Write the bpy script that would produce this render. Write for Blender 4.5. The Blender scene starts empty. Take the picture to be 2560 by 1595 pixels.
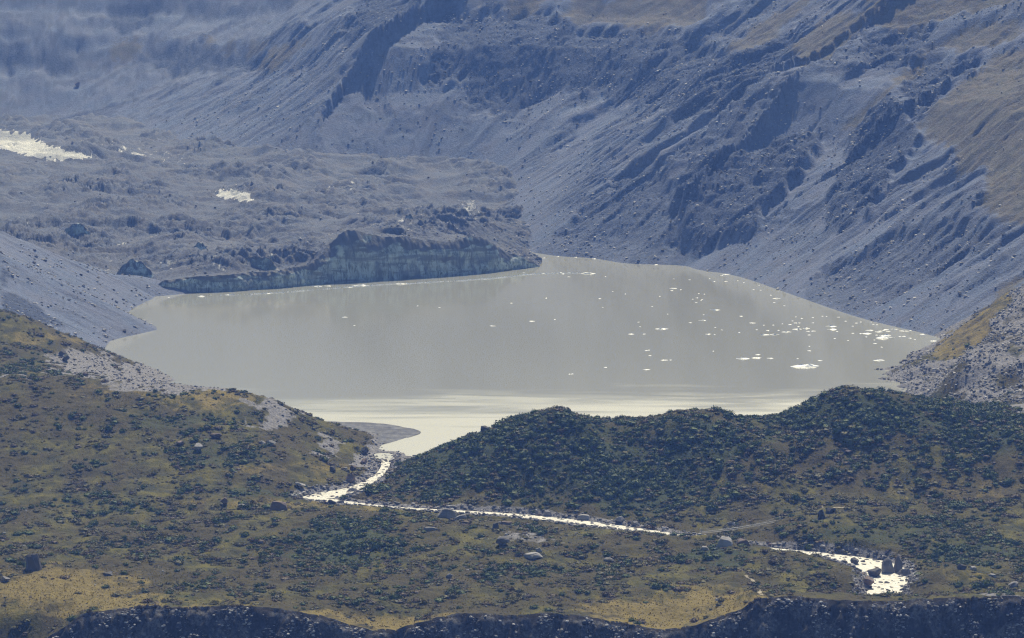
import bpy, math, random
import numpy as np
import time; T0 = time.time()
rng = np.random.default_rng(7)
random.seed(7)
sc = bpy.context.scene
col = sc.collection
R = math.radians

# ------------------------------------------------------------------ camera, sky, sun, exposure
F, PITCH, H = 8774.0, R(5.79), 450.0          # focal length in photo pixels, tilt, height above the lake
CP, SP = math.cos(PITCH), math.sin(PITCH)
cam = bpy.data.cameras.new('camera'); camo = bpy.data.objects.new('camera', cam); col.objects.link(camo)
camo.location = (0, 0, H); camo.rotation_euler = (R(90) - PITCH, 0, 0)
cam.sensor_width = 36; cam.lens = 36 * F / 2560; cam.clip_start = 1; cam.clip_end = 30000
sc.camera = camo
SUN_AZ, SUN_EL = R(8), R(48)                  # azimuth from +Y towards +X: behind the mountains, slightly right
w = bpy.data.worlds.new('World'); sc.world = w; w.use_nodes = True
nt = w.node_tree; bg = nt.nodes['Background']
sky = nt.nodes.new('ShaderNodeTexSky'); sky.sky_type = 'NISHITA'; sky.sun_disc = False
sky.sun_elevation = SUN_EL; sky.sun_rotation = SUN_AZ; sky.altitude = 1300
nt.links.new(sky.outputs[0], bg.inputs[0]); bg.inputs[1].default_value = 0.055
sun = bpy.data.lights.new('sun', 'SUN'); sun.energy = 5.0; sun.angle = R(0.53); sun.color = (1, 0.955, 0.88)
suno = bpy.data.objects.new('sun', sun); col.objects.link(suno)
suno.rotation_euler = (R(90) - SUN_EL, 0, -SUN_AZ + math.pi)
vs = sc.view_settings; vs.view_transform = 'Standard'; vs.look = 'None'; vs.gamma = 1; vs.exposure = 0.0
sc.cycles.use_denoising = True; sc.cycles.denoising_prefilter = 'NONE'; sc.cycles.filter_width = 1.2
sc.cycles.max_bounces = 6; sc.cycles.volume_bounces = 0

# ------------------------------------------------------------------ photo geometry helpers
def tan_dep(v):                                  # slope of the ray through photo row v
    return np.tan(PITCH + np.arctan((np.asarray(v, float) - 797.5) / F))
def at_Y(u, v, Y):                               # point on the ray at depth Y
    z = H - Y * tan_dep(v)
    dY = CP - (v - 797.5) / F * SP
    return np.array([Y * (u - 1280) / F / dY, Y, z])
def at_z(u, v, z):
    return at_Y(u, v, (H - z) / tan_dep(v))
def proj(x, y, z):
    yc = (y * SP + (z - H) * CP); zc = (y * CP - (z - H) * SP)
    return 1280 + F * x / zc, 797.5 - F * yc / zc
D = 2560 / 2427.0                                # rows and columns read off a 2427 px wide view

# ------------------------------------------------------------------ noise
_p = np.random.default_rng(3).permutation(256); PERM = np.concatenate([_p, _p, _p]).astype(np.int32)
_a = np.arange(256) * (2 * np.pi / 256); GX, GY = np.cos(_a).astype(np.float32), np.sin(_a).astype(np.float32)
def pn(x, y, seed=0):
    x = np.asarray(x, np.float32) + seed * 17.31; y = np.asarray(y, np.float32) + seed * 9.77
    xf, yf = np.floor(x), np.floor(y); xi = xf.astype(np.int32) & 255; yi = yf.astype(np.int32) & 255
    fx, fy = x - xf, y - yf
    ux = fx * fx * fx * (fx * (fx * 6 - 15) + 10); uy = fy * fy * fy * (fy * (fy * 6 - 15) + 10)
    def g(a, b, dx, dy):
        h = PERM[PERM[a] + b]; return GX[h] * dx + GY[h] * dy
    x1 = (xi + 1) & 255; y1 = (yi + 1) & 255
    n0 = g(xi, yi, fx, fy); n1 = g(x1, yi, fx - 1, fy); n2 = g(xi, y1, fx, fy - 1); n3 = g(x1, y1, fx - 1, fy - 1)
    a = n0 + ux * (n1 - n0); b = n2 + ux * (n3 - n2)
    return (a + uy * (b - a)) * 1.5
def fbm(x, y, o=4, seed=0, gain=.5):
    s = 0; a = 1; f = 1
    for i in range(o):
        s = s + a * pn(np.asarray(x) * f, np.asarray(y) * f, seed + i * 5); a *= gain; f *= 2.03
    return s
def ridged(x, y, o=4, seed=0, gain=.5):
    s = 0; a = 1; f = 1
    for i in range(o):
        s = s + a * (1 - 2 * np.abs(pn(np.asarray(x) * f, np.asarray(y) * f, seed + i * 5))); a *= gain; f *= 2.03
    return s
def sm(a, b, x):
    t = np.clip((x - a) / (b - a), 0, 1); return t * t * (3 - 2 * t)
def in_poly(u, v, poly):
    n = len(poly); P = np.array(poly); bb = (u > P[:, 0].min()) & (u < P[:, 0].max()) & (v > P[:, 1].min()) & (v < P[:, 1].max())
    res = np.zeros(u.shape, bool)
    if not bb.any(): return res
    u, v = u[bb], v[bb]; r = np.zeros(u.shape, bool)
    for i in range(n):
        x1, y1 = poly[i]; x2, y2 = poly[(i + 1) % n]
        if y1 == y2: continue
        c = ((y1 > v) != (y2 > v)) & (u < (x2 - x1) * (v - y1) / (y2 - y1) + x1); r ^= c
    res[bb] = r
    return res
def chaikin(p, n=2):
    p = np.asarray(p, float)
    for _ in range(n):
        q = np.empty((2 * len(p), p.shape[1])); q[0] = p[0]; q[-1] = p[-1]
        q[1:-1:2] = .75 * p[:-1] + .25 * p[1:]; q[2:-1:2] = .25 * p[:-1] + .75 * p[1:]; p = q
    return p
def polydist(x, y, P):
    """distance to an open polyline, signed (+ on its right side), arclength and extra columns interpolated"""
    best = np.full(x.shape, 1e18); S = np.zeros(x.shape); sg = np.ones(x.shape)
    ex = [np.zeros(x.shape) for _ in range(P.shape[1] - 2)]
    L = 0.
    for a, b in zip(P[:-1], P[1:]):
        dx, dy = b[0] - a[0], b[1] - a[1]; l2 = dx * dx + dy * dy
        if l2 == 0: continue
        l = math.sqrt(l2)
        t = np.clip(((x - a[0]) * dx + (y - a[1]) * dy) / l2, 0, 1)
        qx, qy = x - a[0] - t * dx, y - a[1] - t * dy
        d2 = qx * qx + qy * qy; m = d2 < best
        best = np.where(m, d2, best); S = np.where(m, L + t * l, S)
        sg = np.where(m, np.where(dx * (y - a[1]) - dy * (x - a[0]) <= 0, 1., -1.), sg)
        for k in range(len(ex)): ex[k] = np.where(m, a[2 + k] + t * (b[2 + k] - a[2 + k]), ex[k])
        L += l
    return np.sqrt(best) * sg, S, ex
def tps_fit(P, lam=1e-4):
    P = np.asarray(P, float); xy = P[:, :2] / 1000; n = len(P)
    d2 = ((xy[:, None] - xy[None]) ** 2).sum(-1)
    K = np.where(d2 > 0, d2 * np.log(d2 + 1e-30), 0) + lam * np.eye(n)
    A = np.zeros((n + 3, n + 3)); A[:n, :n] = K; A[:n, n] = 1; A[:n, n + 1:] = xy; A[n, :n] = 1; A[n + 1:, :n] = xy.T
    return xy, np.linalg.solve(A, np.concatenate([P[:, 2], np.zeros(3)]))
def tps_eval(model, x, y):
    xy, c = model; n = len(xy); X = x.ravel().astype(np.float32) / 1000; Y = y.ravel().astype(np.float32) / 1000
    out = np.full(X.shape, c[n]) + c[n + 1] * X + c[n + 2] * Y
    for i in range(n):
        d2 = (X - np.float32(xy[i, 0])) ** 2 + (Y - np.float32(xy[i, 1])) ** 2 + np.float32(1e-12)
        out += c[i] * d2 * np.log(d2)
    return out.reshape(x.shape)

# ------------------------------------------------------------------ plan of the place, read off the photograph
def dz(u, v, z): return at_z(u * D, v * D, z)
def dY(u, v, Y): return at_Y(u * D, v * D, Y)
# foot of the right-hand and back mountain wall (x, y, base height), from the near right round to the far left
WALL = [(560, 3950, 0)] + [tuple(dz(u, v, z)) for u, v, z in (
    (2235, 800, 0), (2080, 765, 0), (2000, 742, 0), (1860, 692, 0), (1740, 650, 0), (1650, 640, 0), (1625, 628, 0),
    (1480, 626, 0), (1410, 611, 0), (1300, 607, 0))] + [tuple(dz(u, v, z)) for u, v, z in (
    (1215, 540, 22), (1190, 465, 45), (1000, 425, 62), (600, 410, 78), (400, 345, 100), (250, 300, 118), (0, 285, 125))] + [(-1700, 7000, 130)]
WALL = chaikin(WALL, 2)
LEFT = [(-420, 3300, 0), (-455, 3800, 0)] + [tuple(dz(u, v, 0)) for u, v in (
    (250, 811), (290, 800), (345, 788), (381, 780), (340, 760), (296, 744), (330, 722), (372, 704), (350, 694))] + [
    tuple(dz(250, 650, 25)), tuple(dz(0, 572, 55)), (-1000, 5300, 75), (-1250, 6000, 100), (-1500, 7000, 130)]
LEFT = chaikin(LEFT, 1)
RIVER = [(958, 1136, -.02, 8), (968, 1160, -.6, 4), (945, 1193, -1.8, 4.5), (885, 1222, -2.6, 8), (822, 1237, -3.4, 17), (778, 1247, -4, 15),
         (850, 1256, -4.6, 11), (947, 1266, -5.4, 6), (1013, 1271, -6, 6), (1120, 1277, -6.8, 6), (1225, 1283, -7.8, 7), (1314, 1290, -8.6, 9),
         (1421, 1302, -9.6, 10), (1528, 1316, -10.6, 11), (1607, 1326, -11.4, 9), (1700, 1340, -12.6, 7), (1790, 1354, -13.4, 7), (1868, 1365, -14, 6), (1932, 1373, -14.6, 6),
         (2057, 1386, -15.8, 9), (2128, 1397, -16.6, 14), (2190, 1412, -17.6, 21), (2222, 1436, -18.6, 21), (2219, 1462, -19.6, 16), (2205, 1490, -20.4, 14), (2200, 1515, -21, 14)]
RIVER = chaikin([tuple(at_z(u, v, z)) + (wd * .78,) for u, v, z, wd in RIVER], 2)
CREST = [(-300, 1640), (60, 1560), (110, 1513), (200, 1450), (330, 1438), (450, 1437), (560, 1436), (640, 1441), (760, 1455), (830, 1477), (880, 1492), (940, 1490), (1000, 1476), (1070, 1456), (1150, 1450),
         (1220, 1461), (1300, 1452), (1400, 1458), (1480, 1476), (1560, 1492), (1650, 1481), (1750, 1445), (1790, 1419), (1850, 1413), (1950, 1416), (2060, 1421), (2130, 1424), (2180, 1418), (2300, 1416), (2427, 1412), (2800, 1405)]
CX = np.array([dY(u, v, 2400)[0] for u, v in CREST]); CZ = np.array([dY(u, v, 2400)[2] for u, v in CREST])
NEAR = [dY(*p) for p in (
    (-150, 1400, 2500), (0, 1400, 2490), (300, 1400, 2500), (600, 1400, 2500), (900, 1420, 2480), (1200, 1400, 2500), (1500, 1420, 2480), (1700, 1400, 2500), (1880, 1395, 2470),
    (0, 1300, 2700), (300, 1300, 2700), (600, 1310, 2680), (1100, 1330, 2640), (1400, 1330, 2640), (1650, 1340, 2620),
    (0, 1215, 2870), (300, 1215, 2870), (600, 1205, 2880), (760, 1200, 2890), (-200, 1215, 2870), (-200, 1050, 3080), (-200, 900, 3300),
    (0, 1150, 2960), (300, 1150, 2960), (600, 1150, 2970), (0, 1050, 3080), (300, 1050, 3080), (600, 1060, 3070), (750, 1085, 3090), (680, 1130, 3010), (800, 1125, 3050),
    (0, 890, 3300), (180, 898, 3300), (330, 910, 3290), (470, 918, 3280), (560, 926, 3275), (620, 940, 3270), (700, 985, 3250), (755, 1022, 3240), (800, 1045, 3220), (870, 1078, 3190),
    (100, 840, 3620), (200, 872, 3600), (350, 902, 3690), (0, 870, 3500), (0, 745, 3700), (0, 820, 3600), (120, 777, 3800), (235, 812, 3960), (-200, 745, 3700), (-200, 850, 3600),
    (950, 1097, 3130), (1050, 1050, 3090), (1150, 1015, 3060), (1220, 990, 3045), (1290, 968, 3040), (1360, 975, 3040), (1440, 990, 3040), (1530, 982, 3045), (1650, 971, 3050), (1740, 977, 3055), (1810, 985, 3060), (1900, 957, 3070), (1945, 936, 3075), (1990, 916, 3080), (2060, 918, 3090), (2140, 927, 3100), (2330, 960, 3080), (2427, 975, 3080), (2700, 1000, 3080),
    (1000, 1185, 2955), (1300, 1100, 2975), (1600, 1100, 2975), (1900, 1100, 2975), (2200, 1050, 3010), (2427, 1050, 3010), (2700, 1060, 3010),
    (1500, 1228, 2878), (1700, 1215, 2880), (1900, 1200, 2880), (2200, 1200, 2880), (2427, 1200, 2880), (2700, 1200, 2880), (2427, 1300, 2730), (2200, 1292, 2742), (2030, 1285, 2752), (1900, 1262, 2785), (2700, 1300, 2730),
    (1950, 1328, 2645), (1880, 1306, 2690), (1800, 1300, 2690), (2030, 1362, 2600), (2200, 1365, 2575), (2260, 1347, 2605), (2350, 1378, 2560), (2427, 1400, 2520), (2700, 1400, 2520),
    (1700, 1275, 2745), (1600, 1272, 2760), (1450, 1262, 2790), (1200, 1248, 2810), (1000, 1228, 2850), (820, 1238, 2780), (820, 1330, 2640), (700, 1270, 2740),
    (2427, 940, 3300), (2250, 885, 3500), (2427, 800, 3650), (2165, 872, 3800), (2427, 680, 4000), (2310, 755, 4060), (2240, 803, 4165), (2600, 900, 3400), (2600, 640, 4050), (2700, 940, 3300),
    )]
NEAR += [dz(u, v, 0) for u, v in ((2200, 825), (2150, 860), (2135, 915))]
NEAR += [np.array(p) for p in ((-373, 3813, 0), (-287, 3649, 0), (-192, 3418, -1), (-330, 3800, -14), (-230, 3640, -14), (-100, 3420, -10), (-60, 3240, -8), (20, 3230, -12), (150, 3240, -14), (250, 3260, -14), (330, 3350, -16), (400, 3500, -14), (0, 3500, -22), (200, 3900, -25), (-100, 4200, -25), (350, 3900, -16), (440, 4020, -8))]
for p in RIVER[::3]: NEAR.append(np.array([p[0], p[1], p[2] + .5]))
for x, z in zip(CX[::2], CZ[::2]): NEAR.append(np.array([x, 2402, z]))
TPS = tps_fit(NEAR)
CRI = [i for i, p in enumerate(NEAR) if 3030 < p[1] < 3110 and p[0] > -150 and p[2] > 20]
CRT = [(NEAR[i][2] - H) / NEAR[i][1] for i in CRI]
for _ in range(5):                                 # hill crests as high against the sky-line behind them as surveyed
    for i, e in zip(CRI, CRT):
        p = NEAR[i]; yy = np.linspace(p[1] - 90, p[1] + (110 if p[0] < 300 else 50), 60); zz_ = tps_eval(TPS, p[0] / p[1] * yy, yy) + 2.2
        p[2] -= .8 * (np.max((zz_ - H) / yy) - e) * p[1]
    TPS = tps_fit(NEAR)

def coarse(fn, x, y, kr, kc):
    """evaluate a smooth function on every kr-th row and kc-th column of the sheet and interpolate"""
    nr, nc = x.shape
    ir = np.unique(np.append(np.arange(0, nr, kr), nr - 1)); ic = np.unique(np.append(np.arange(0, nc, kc), nc - 1))
    out = fn(x[np.ix_(ir, ic)], y[np.ix_(ir, ic)])
    r = np.arange(nr); c = np.arange(nc)
    a = np.clip(np.searchsorted(ir, r, 'right') - 1, 0, len(ir) - 2); b = np.clip(np.searchsorted(ic, c, 'right') - 1, 0, len(ic) - 2)
    fr = ((r - ir[a]) / (ir[a + 1] - ir[a]))[:, None]; fc = ((c - ic[b]) / (ic[b + 1] - ic[b]))[None]
    res = []
    for q in out:
        q = np.asarray(q, float)
        rows = q[a] * (1 - fr) + q[a + 1] * fr
        res.append(rows[:, b] * (1 - fc) + rows[:, b + 1] * fc)
    return res
def crest_y(x): return 2398 + 7 * fbm(x / 60, x * 0, 3, 31) + 1.5 * pn(x / 6, x * 0 + 3.3, 33)

# ------------------------------------------------------------------ areas of grass and bare cliff on the far walls (photo pixels)
GRASS = [
    [(1262, 0), (1370, 0), (1353, 35), (1325, 60), (1265, 55)], [(1436, 0), (1757, 0), (1757, 68), (1700, 80), (1582, 85), (1407, 64)],
    [(2039, 0), (1950, 68), (1914, 118), (1854, 129), (1825, 118), (1929, 36), (2004, 0)],
    [(2182, 0), (2560, 0), (2560, 10), (2486, 40), (2343, 71), (2236, 86), (2136, 72), (2164, 95), (2060, 171), (2005, 185), (1979, 125), (2075, 32), (2146, 36)],
    [(2310, 150), (2329, 139), (2379, 150), (2486, 126), (2560, 95), (2560, 60), (2504, 72), (2420, 90)], [(2329, 145), (2307, 172), (2236, 235), (2121, 335), (2119, 310), (2226, 214), (2300, 150)],
    [(2486, 143), (2432, 200), (2361, 243), (2307, 286), (2286, 321), (2314, 357), (2379, 386), (2400, 446), (2468, 429), (2455, 540), (2500, 565), (2600, 560), (2600, 110)],
    [(2504, 715), (2470, 760), (2435, 795), (2355, 848), (2332, 884), (2361, 901), (2396, 894), (2461, 844), (2493, 780), (2560, 700), (2560, 690)],
    [(15, 118), (200, 112), (210, 124), (60, 137)], [(265, 128), (390, 106), (372, 140), (310, 146)], [(510, 100), (620, 117), (740, 108), (775, 118), (700, 142), (560, 122)], [(620, 146), (720, 140), (700, 182), (640, 172)]]
CLIFF = [
    [(1136, 21), (1278, 45), (1350, 43), (1404, 64), (1493, 82), (1710, 86), (1800, 110), (1820, 120), (1780, 280), (1710, 290), (1654, 286), (1618, 246), (1546, 243), (1493, 229), (1386, 232), (1268, 289), (1221, 275), (1171, 279), (1161, 229), (1171, 182), (1054, 221), (1079, 157)],
    [(900, 0), (1150, 0), (1110, 40), (1000, 40), (960, 65), (870, 115), (860, 60)], [(265, 25), (310, 0), (470, 0), (400, 50), (300, 90), (280, 70)],
    [(0, 105), (70, 135), (200, 120), (210, 140), (150, 190), (130, 200), (90, 160), (0, 180)], [(370, 112), (480, 104), (620, 128), (700, 160), (600, 178), (520, 168), (430, 190), (330, 160)],
    [(1690, 500), (1720, 440), (1900, 400), (2000, 350), (2060, 380), (1980, 480), (1870, 590), (1735, 650), (1705, 560)],
    [(1820, 125), (1900, 130), (2010, 50), (1970, 140), (1900, 220), (1850, 260), (1780, 285), (1770, 230)],
    [(2160, 105), (2240, 88), (2350, 77), (2290, 150), (2230, 190), (2170, 180)], [(2290, 175), (2330, 160), (2400, 168), (2460, 145), (2360, 240), (2290, 310), (2270, 260), (2250, 235)],
    [(2130, 335), (2230, 240), (2280, 330), (2310, 380), (2250, 450), (2180, 540), (2100, 590), (2060, 560), (2110, 440)],
    [(2010, 720), (2060, 670), (2120, 640), (2150, 640), (2250, 590), (2430, 560), (2470, 590), (2330, 690), (2200, 760), (2130, 790), (2060, 740), (2020, 760)],
    [(1320, 640), (1420, 560), (1560, 440), (1640, 400), (1690, 500), (1710, 600), (1700, 655), (1500, 650)],
    [(0, 725), (60, 745), (160, 815), (150, 822), (0, 780)], [(0, 655), (25, 690), (10, 720), (0, 720)]]

def far_z(x, y):
    t, s, z0 = coarse(lambda a, b: (lambda q: (q[0], q[1], q[2][0]))(polydist(a, b, WALL)), x, y, 3, 3)
    tp = np.maximum(t, 0)
    # scree apron, steeper wall, bench, upper slope; steps vary along the wall
    fl_ = sm(-250, -650, x); k = .60 + .05 * pn(s / 400, s * 0, 61) - .17 * fl_
    t1 = 260 + 60 * pn(s / 300, s * 0 + 5, 62); t2 = t1 + 90
    z = z0 + k * np.minimum(tp, t1) + (.95 - .3 * fl_) * np.clip(tp - t1, 0, 90) + .38 * np.clip(tp - t2, 0, 130) + .66 * np.maximum(tp - t2 - 130, 0)
    z = np.where(t < 0, z0 + t * .45, z)
    tl, sl, zl0 = coarse(lambda a, b: (lambda q: (q[0], q[1], q[2][0]))(polydist(a, b, LEFT)), x, y, 3, 3)
    pa, pb = dz(250, 650, 25), dz(0, 572, 55)
    zl0 = np.interp(y, [4740, pa[1], pb[1], 5300, 6000, 7000], [0, 25, 55, 75, 100, 130])
    zl = np.where(tl < 0, zl0 - tl * .50, zl0 - tl * .35)      # LEFT runs away from us, its hill lies to the left (negative side)
    return z, t, s, zl, tl, sl

def c_sub(c, k):
    nr, nc = c.shape; ir = np.unique(np.append(np.arange(0, nr, k), nr - 1)); ic = np.unique(np.append(np.arange(0, nc, k), nc - 1)); return c[np.ix_(ir, ic)]
def terrain(x, y):
    zf, t, s, zl, tl, sl = far_z(x, y)
    zn = coarse(lambda a, b: (tps_eval(TPS, a, b),), x, np.minimum(y, 4400), 5, 6)[0]
    # ---- masks from the smooth surface
    zb = np.maximum(zf, zl)
    wl = sm(3720, 4180, y)                        # near survey gives way to the far walls
    wl = np.where(x < 0, sm(3800, 4050, y), sm(4020, 4260, y))
    zs = zn * (1 - wl) + zb * wl
    u, v = proj(x, y, zs)
    wu = u + 14 * fbm(x / 30, y / 30, 3, 71); wv = v + 9 * fbm(x / 26, y / 26, 3, 75)
    g = np.zeros(x.shape); c = np.zeros(x.shape)
    far = y > 3300
    for p in GRASS: g = np.maximum(g, in_poly(wu, wv, p))
    lift = np.zeros(x.shape)
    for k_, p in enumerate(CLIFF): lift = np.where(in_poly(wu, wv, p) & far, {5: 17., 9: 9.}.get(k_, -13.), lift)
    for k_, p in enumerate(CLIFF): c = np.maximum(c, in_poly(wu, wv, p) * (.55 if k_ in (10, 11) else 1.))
    g *= far; c *= far
    c = coarse(lambda a, b: (c_sub(c, 3),), x, y, 3, 3)[0]
    lift = coarse(lambda a, b: (c_sub(lift, 5),), x, y, 5, 5)[0]
    gf = coarse(lambda a, b: (c_sub(g, 6),), x, y, 6, 6)[0]
    # ---- relief of the walls: ribs and gullies down the fall line
    tt = np.maximum(t, 0)
    up = sm(10, 150, tt)
    ss = s + 16 * fbm(x / 80, y / 80, 3, 5)
    right = sm(-100, 200, x)
    patch = sm(.08, .34, fbm(ss / 60, tt / 190, 3, 9) + .10 * right) * sm(15, 90, tt) * (.3 + .7 * np.maximum(.55 * right, sm(110, 260, tt))) * (1 - .75 * g)
    rk = np.maximum(c, .8 * patch)
    rib = (ridged(ss / 70, tt / 420, 4, 11, .55) - .6) * 5.5 * up + (ridged(ss / 135 + .3, tt / 800, 2, 13) - .5) * (9 + 11 * right) * sm(60, 230, tt)
    rib2 = fbm(ss / 14, tt / 130, 4, 15, .6) * 2.0 * sm(0, 60, tt)
    rough = fbm(x / 9, y / 9, 3, 17, .6) * .6
    smooth_scree = 1 - rk
    crag = (ridged(ss / 24, tt / 120, 4, 23, .62) - .7) * 5.2 + (ridged(ss / 9, tt / 18, 3, 27, .6) - .5) * 1.8
    streak = np.clip(.5 + .6 * fbm(ss / 8, tt / 130, 4, 43, .6) + .35 * fbm(ss / 50, tt / 200, 3, 47) + .45 * sm(6150, 6500, y) * fbm(x / 45, y / 70, 4, 48, .6), 0, 1)
    dfar = rib * (1 - .6 * gf) + lift * sm(0, 60, tt) + rib2 * (.35 + .65 * rk) + rough * (.35 + rk + 1.6 * gf + 1.5 * sm(-250, -650, x)) + gf * (ridged(ss / 40, tt / 60, 3, 29, .55) - .5) * 2.5 + crag * rk * sm(0, 50, np.where(t > 0, t, np.maximum(-tl, 0)))
    dl = np.where(tl < 0, fbm(sl / 16, -tl / 90, 4, 41) * 1.6 * sm(0, 60, -tl) + rough * .7, 0)
    hill = zn > .2
    hum = fbm(x / 42, y / 42, 4, 51) * 2.0 + fbm(x / 9, y / 9, 3, 53) * .55
    rocky = sm(3180, 3330, y) * (x > 250)
    fold = sm(2880, 2950, y) * sm(3070, 3010, y) * sm(-70, 40, x); hum = hum + fold * (ridged((x + .25 * y) / 75, y / 260, 3, 55, .5) - .6) * 5.5
    roll = sm(2440, 2500, y) * sm(2900, 2840, y); hum = hum + roll * ((ridged(x / 85 + .2 * pn(x / 50, y / 50, 57), y / 120, 2, 58) - .5) * 2.6)
    hum = hum * (1 + 1.3 * rocky)
    z = zn + hum * sm(-1, 6, np.abs(zn + 30) - 20) * (1 - wl) * 1.0
    z = np.where(wl > 0, (1 - wl) * z + wl * (zb + np.where(zf >= zl, dfar, dl)), z)
    # ---- river bed
    nr_ = int(np.searchsorted(y[:, 0], 3270)); d = np.full(x.shape, 1e4); rs, rz, rw = (np.zeros(x.shape) for _ in range(3))
    d[:nr_], rs[:nr_], (rz[:nr_], rw[:nr_]) = polydist(x[:nr_], y[:nr_], RIVER)
    d = np.abs(d); near_r = (y < 3260) & (y > 2402)
    rw2 = rw * (1 + .25 * pn(rs / 18, x * 0, 81))
    bank = sm(rw2 * .95, rw2 + 14, d)
    zr = np.where(d < rw2, rz - 1.0, rz - 1.0 + np.clip((d - rw2) * .35, 0, 3))
    z = np.where(near_r & (d < rw2 + 14), zr * (1 - bank) + np.maximum(z, rz + .6) * bank, z)
    # ---- near moraine: steep face towards us
    yc = crest_y(x); zc = np.interp(x, CX, CZ) + .7 * fbm(x / 12, x * 0, 3, 91)
    dd = yc - y
    kk = sm(60, 6, y - yc); z = np.where(y > yc, z * (1 - kk) + (zc - .04 * (y - yc) + .35 * fbm(x / 7, y / 7, 3, 94)) * kk, z)
    face = zc - 1.25 * dd + np.minimum(1, np.maximum(dd, 0) / 6) * (ridged(x / 16 + dd / 60, dd / 40, 4, 95, .6) * 3.4 + fbm(x / 5, y / 5, 3, 97, .6) * 1.3) - 1.0
    z = np.where(dd > 0, np.maximum(face, -75), z)
    return z, dict(u=u, v=v, t=t, s=s, tl=tl, g=g, c=c, d=d, rw=rw2, dd=dd, streak=streak, rk=rk, gf=gf, wl=wl, zn=zn, scree=smooth_scree, left=zl > zf)

# ------------------------------------------------------------------ mesh helpers
def new_mesh(name, V, Fc, smooth=True, attrs=None):
    me = bpy.data.meshes.new(name); V = np.ascontiguousarray(V, np.float32); Fc = np.ascontiguousarray(Fc, np.int32)
    n = Fc.shape[1]
    me.vertices.add(len(V)); me.vertices.foreach_set('co', V.ravel())
    me.loops.add(Fc.size); me.loops.foreach_set('vertex_index', Fc.ravel())
    me.polygons.add(len(Fc)); me.polygons.foreach_set('loop_start', np.arange(0, Fc.size, n, dtype=np.int32))
    me.update(calc_edges=True)
    me.polygons.foreach_set('use_smooth', np.full(len(Fc), smooth))
    for k, a in (attrs or {}).items():
        at = me.attributes.new(k, 'FLOAT', 'POINT'); at.data.foreach_set('value', np.ascontiguousarray(a, np.float32).ravel())
    return me
def link(name, me, mat=None, parent=None, label=None, cat=None, group=None, kind=None):
    o = bpy.data.objects.new(name, me); col.objects.link(o)
    if mat is not None and me is not None and not me.materials: me.materials.append(mat)
    if parent: o.parent = parent
    for k, q in (('label', label), ('category', cat), ('group', group), ('kind', kind)):
        if q: o[k] = q
    return o
def grid_faces(nr, nc):
    i = np.arange(nr * nc, dtype=np.int32).reshape(nr, nc)
    return np.stack([i[:-1, :-1], i[:-1, 1:], i[1:, 1:], i[1:, :-1]], -1).reshape(-1, 4)
def submesh(name, V, Fc, mask, attrs):
    f = Fc[mask]; idx = np.unique(f); mp = np.zeros(len(V), np.int32); mp[idx] = np.arange(len(idx))
    return new_mesh(name, V[idx], mp[f], True, {k: a.ravel()[idx] for k, a in attrs.items()})

# ------------------------------------------------------------------ materials
class NT:
    def __init__(s, name):
        s.m = bpy.data.materials.new(name); s.m.use_nodes = True; s.t = s.m.node_tree
        s.b = s.t.nodes['Principled BSDF']; s.out = s.t.nodes['Material Output']
    def n(s, ty, **kw):
        nd = s.t.nodes.new(ty)
        for k, q in kw.items(): setattr(nd, k, q)
        return nd
    def l(s, a, b): s.t.links.new(a, b)
    def val(s, x, sock):
        if hasattr(x, 'is_linked') or hasattr(x, 'links'): s.l(x, sock)
        else: sock.default_value = x
    def coord(s, scale=(1, 1, 1)):
        g = s.n('ShaderNodeTexCoord'); mp = s.n('ShaderNodeMapping'); mp.inputs['Scale'].default_value = scale
        s.l(g.outputs['Object'], mp.inputs[0]); return mp.outputs[0]
    def noise(s, co, scale, detail=4, rough=.55, dist=0):
        nd = s.n('ShaderNodeTexNoise'); nd.inputs['Scale'].default_value = scale; nd.inputs['Detail'].default_value = detail
        nd.inputs['Roughness'].default_value = rough; nd.inputs['Distortion'].default_value = dist
        s.l(co, nd.inputs['Vector']); return nd.outputs[0]
    def ramp(s, x, *st):
        nd = s.n('ShaderNodeValToRGB'); e = nd.color_ramp.elements
        while len(e) < len(st): e.new(.5)
        for el, (p, c) in zip(e, st):
            el.position = p; el.color = (c if isinstance(c, tuple) else (c, c, c)) + (1,)
        s.l(x, nd.inputs[0]); return nd.outputs[0]
    def mix(s, f, a, b, bt='MIX'):
        nd = s.n('ShaderNodeMix', data_type='RGBA', blend_type=bt)
        s.val(f, nd.inputs[0])
        for q, sock in ((a, nd.inputs[6]), (b, nd.inputs[7])):
            if isinstance(q, tuple): sock.default_value = q + (1,)
            else: s.l(q, sock)
        return nd.outputs[2]
    def math(s, op, a, b=0.):
        nd = s.n('ShaderNodeMath', operation=op); s.val(a, nd.inputs[0]); s.val(b, nd.inputs[1]); return nd.outputs[0]
    def attr(s, name): return s.n('ShaderNodeAttribute', attribute_name=name).outputs['Fac']
    def bump(s, h, dist, strength=1.):
        nd = s.n('ShaderNodeBump'); nd.inputs['Distance'].default_value = dist; nd.inputs['Strength'].default_value = strength
        s.l(h, nd.inputs['Height']); s.l(nd.outputs[0], s.b.inputs['Normal'])
    def fin(s, c, rough=.9, spec=.2):
        s.val(c if not isinstance(c, tuple) else c + (1,), s.b.inputs['Base Color']); s.val(rough, s.b.inputs['Roughness'])
        s.b.inputs['Specular IOR Level'].default_value = spec; return s.m

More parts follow.
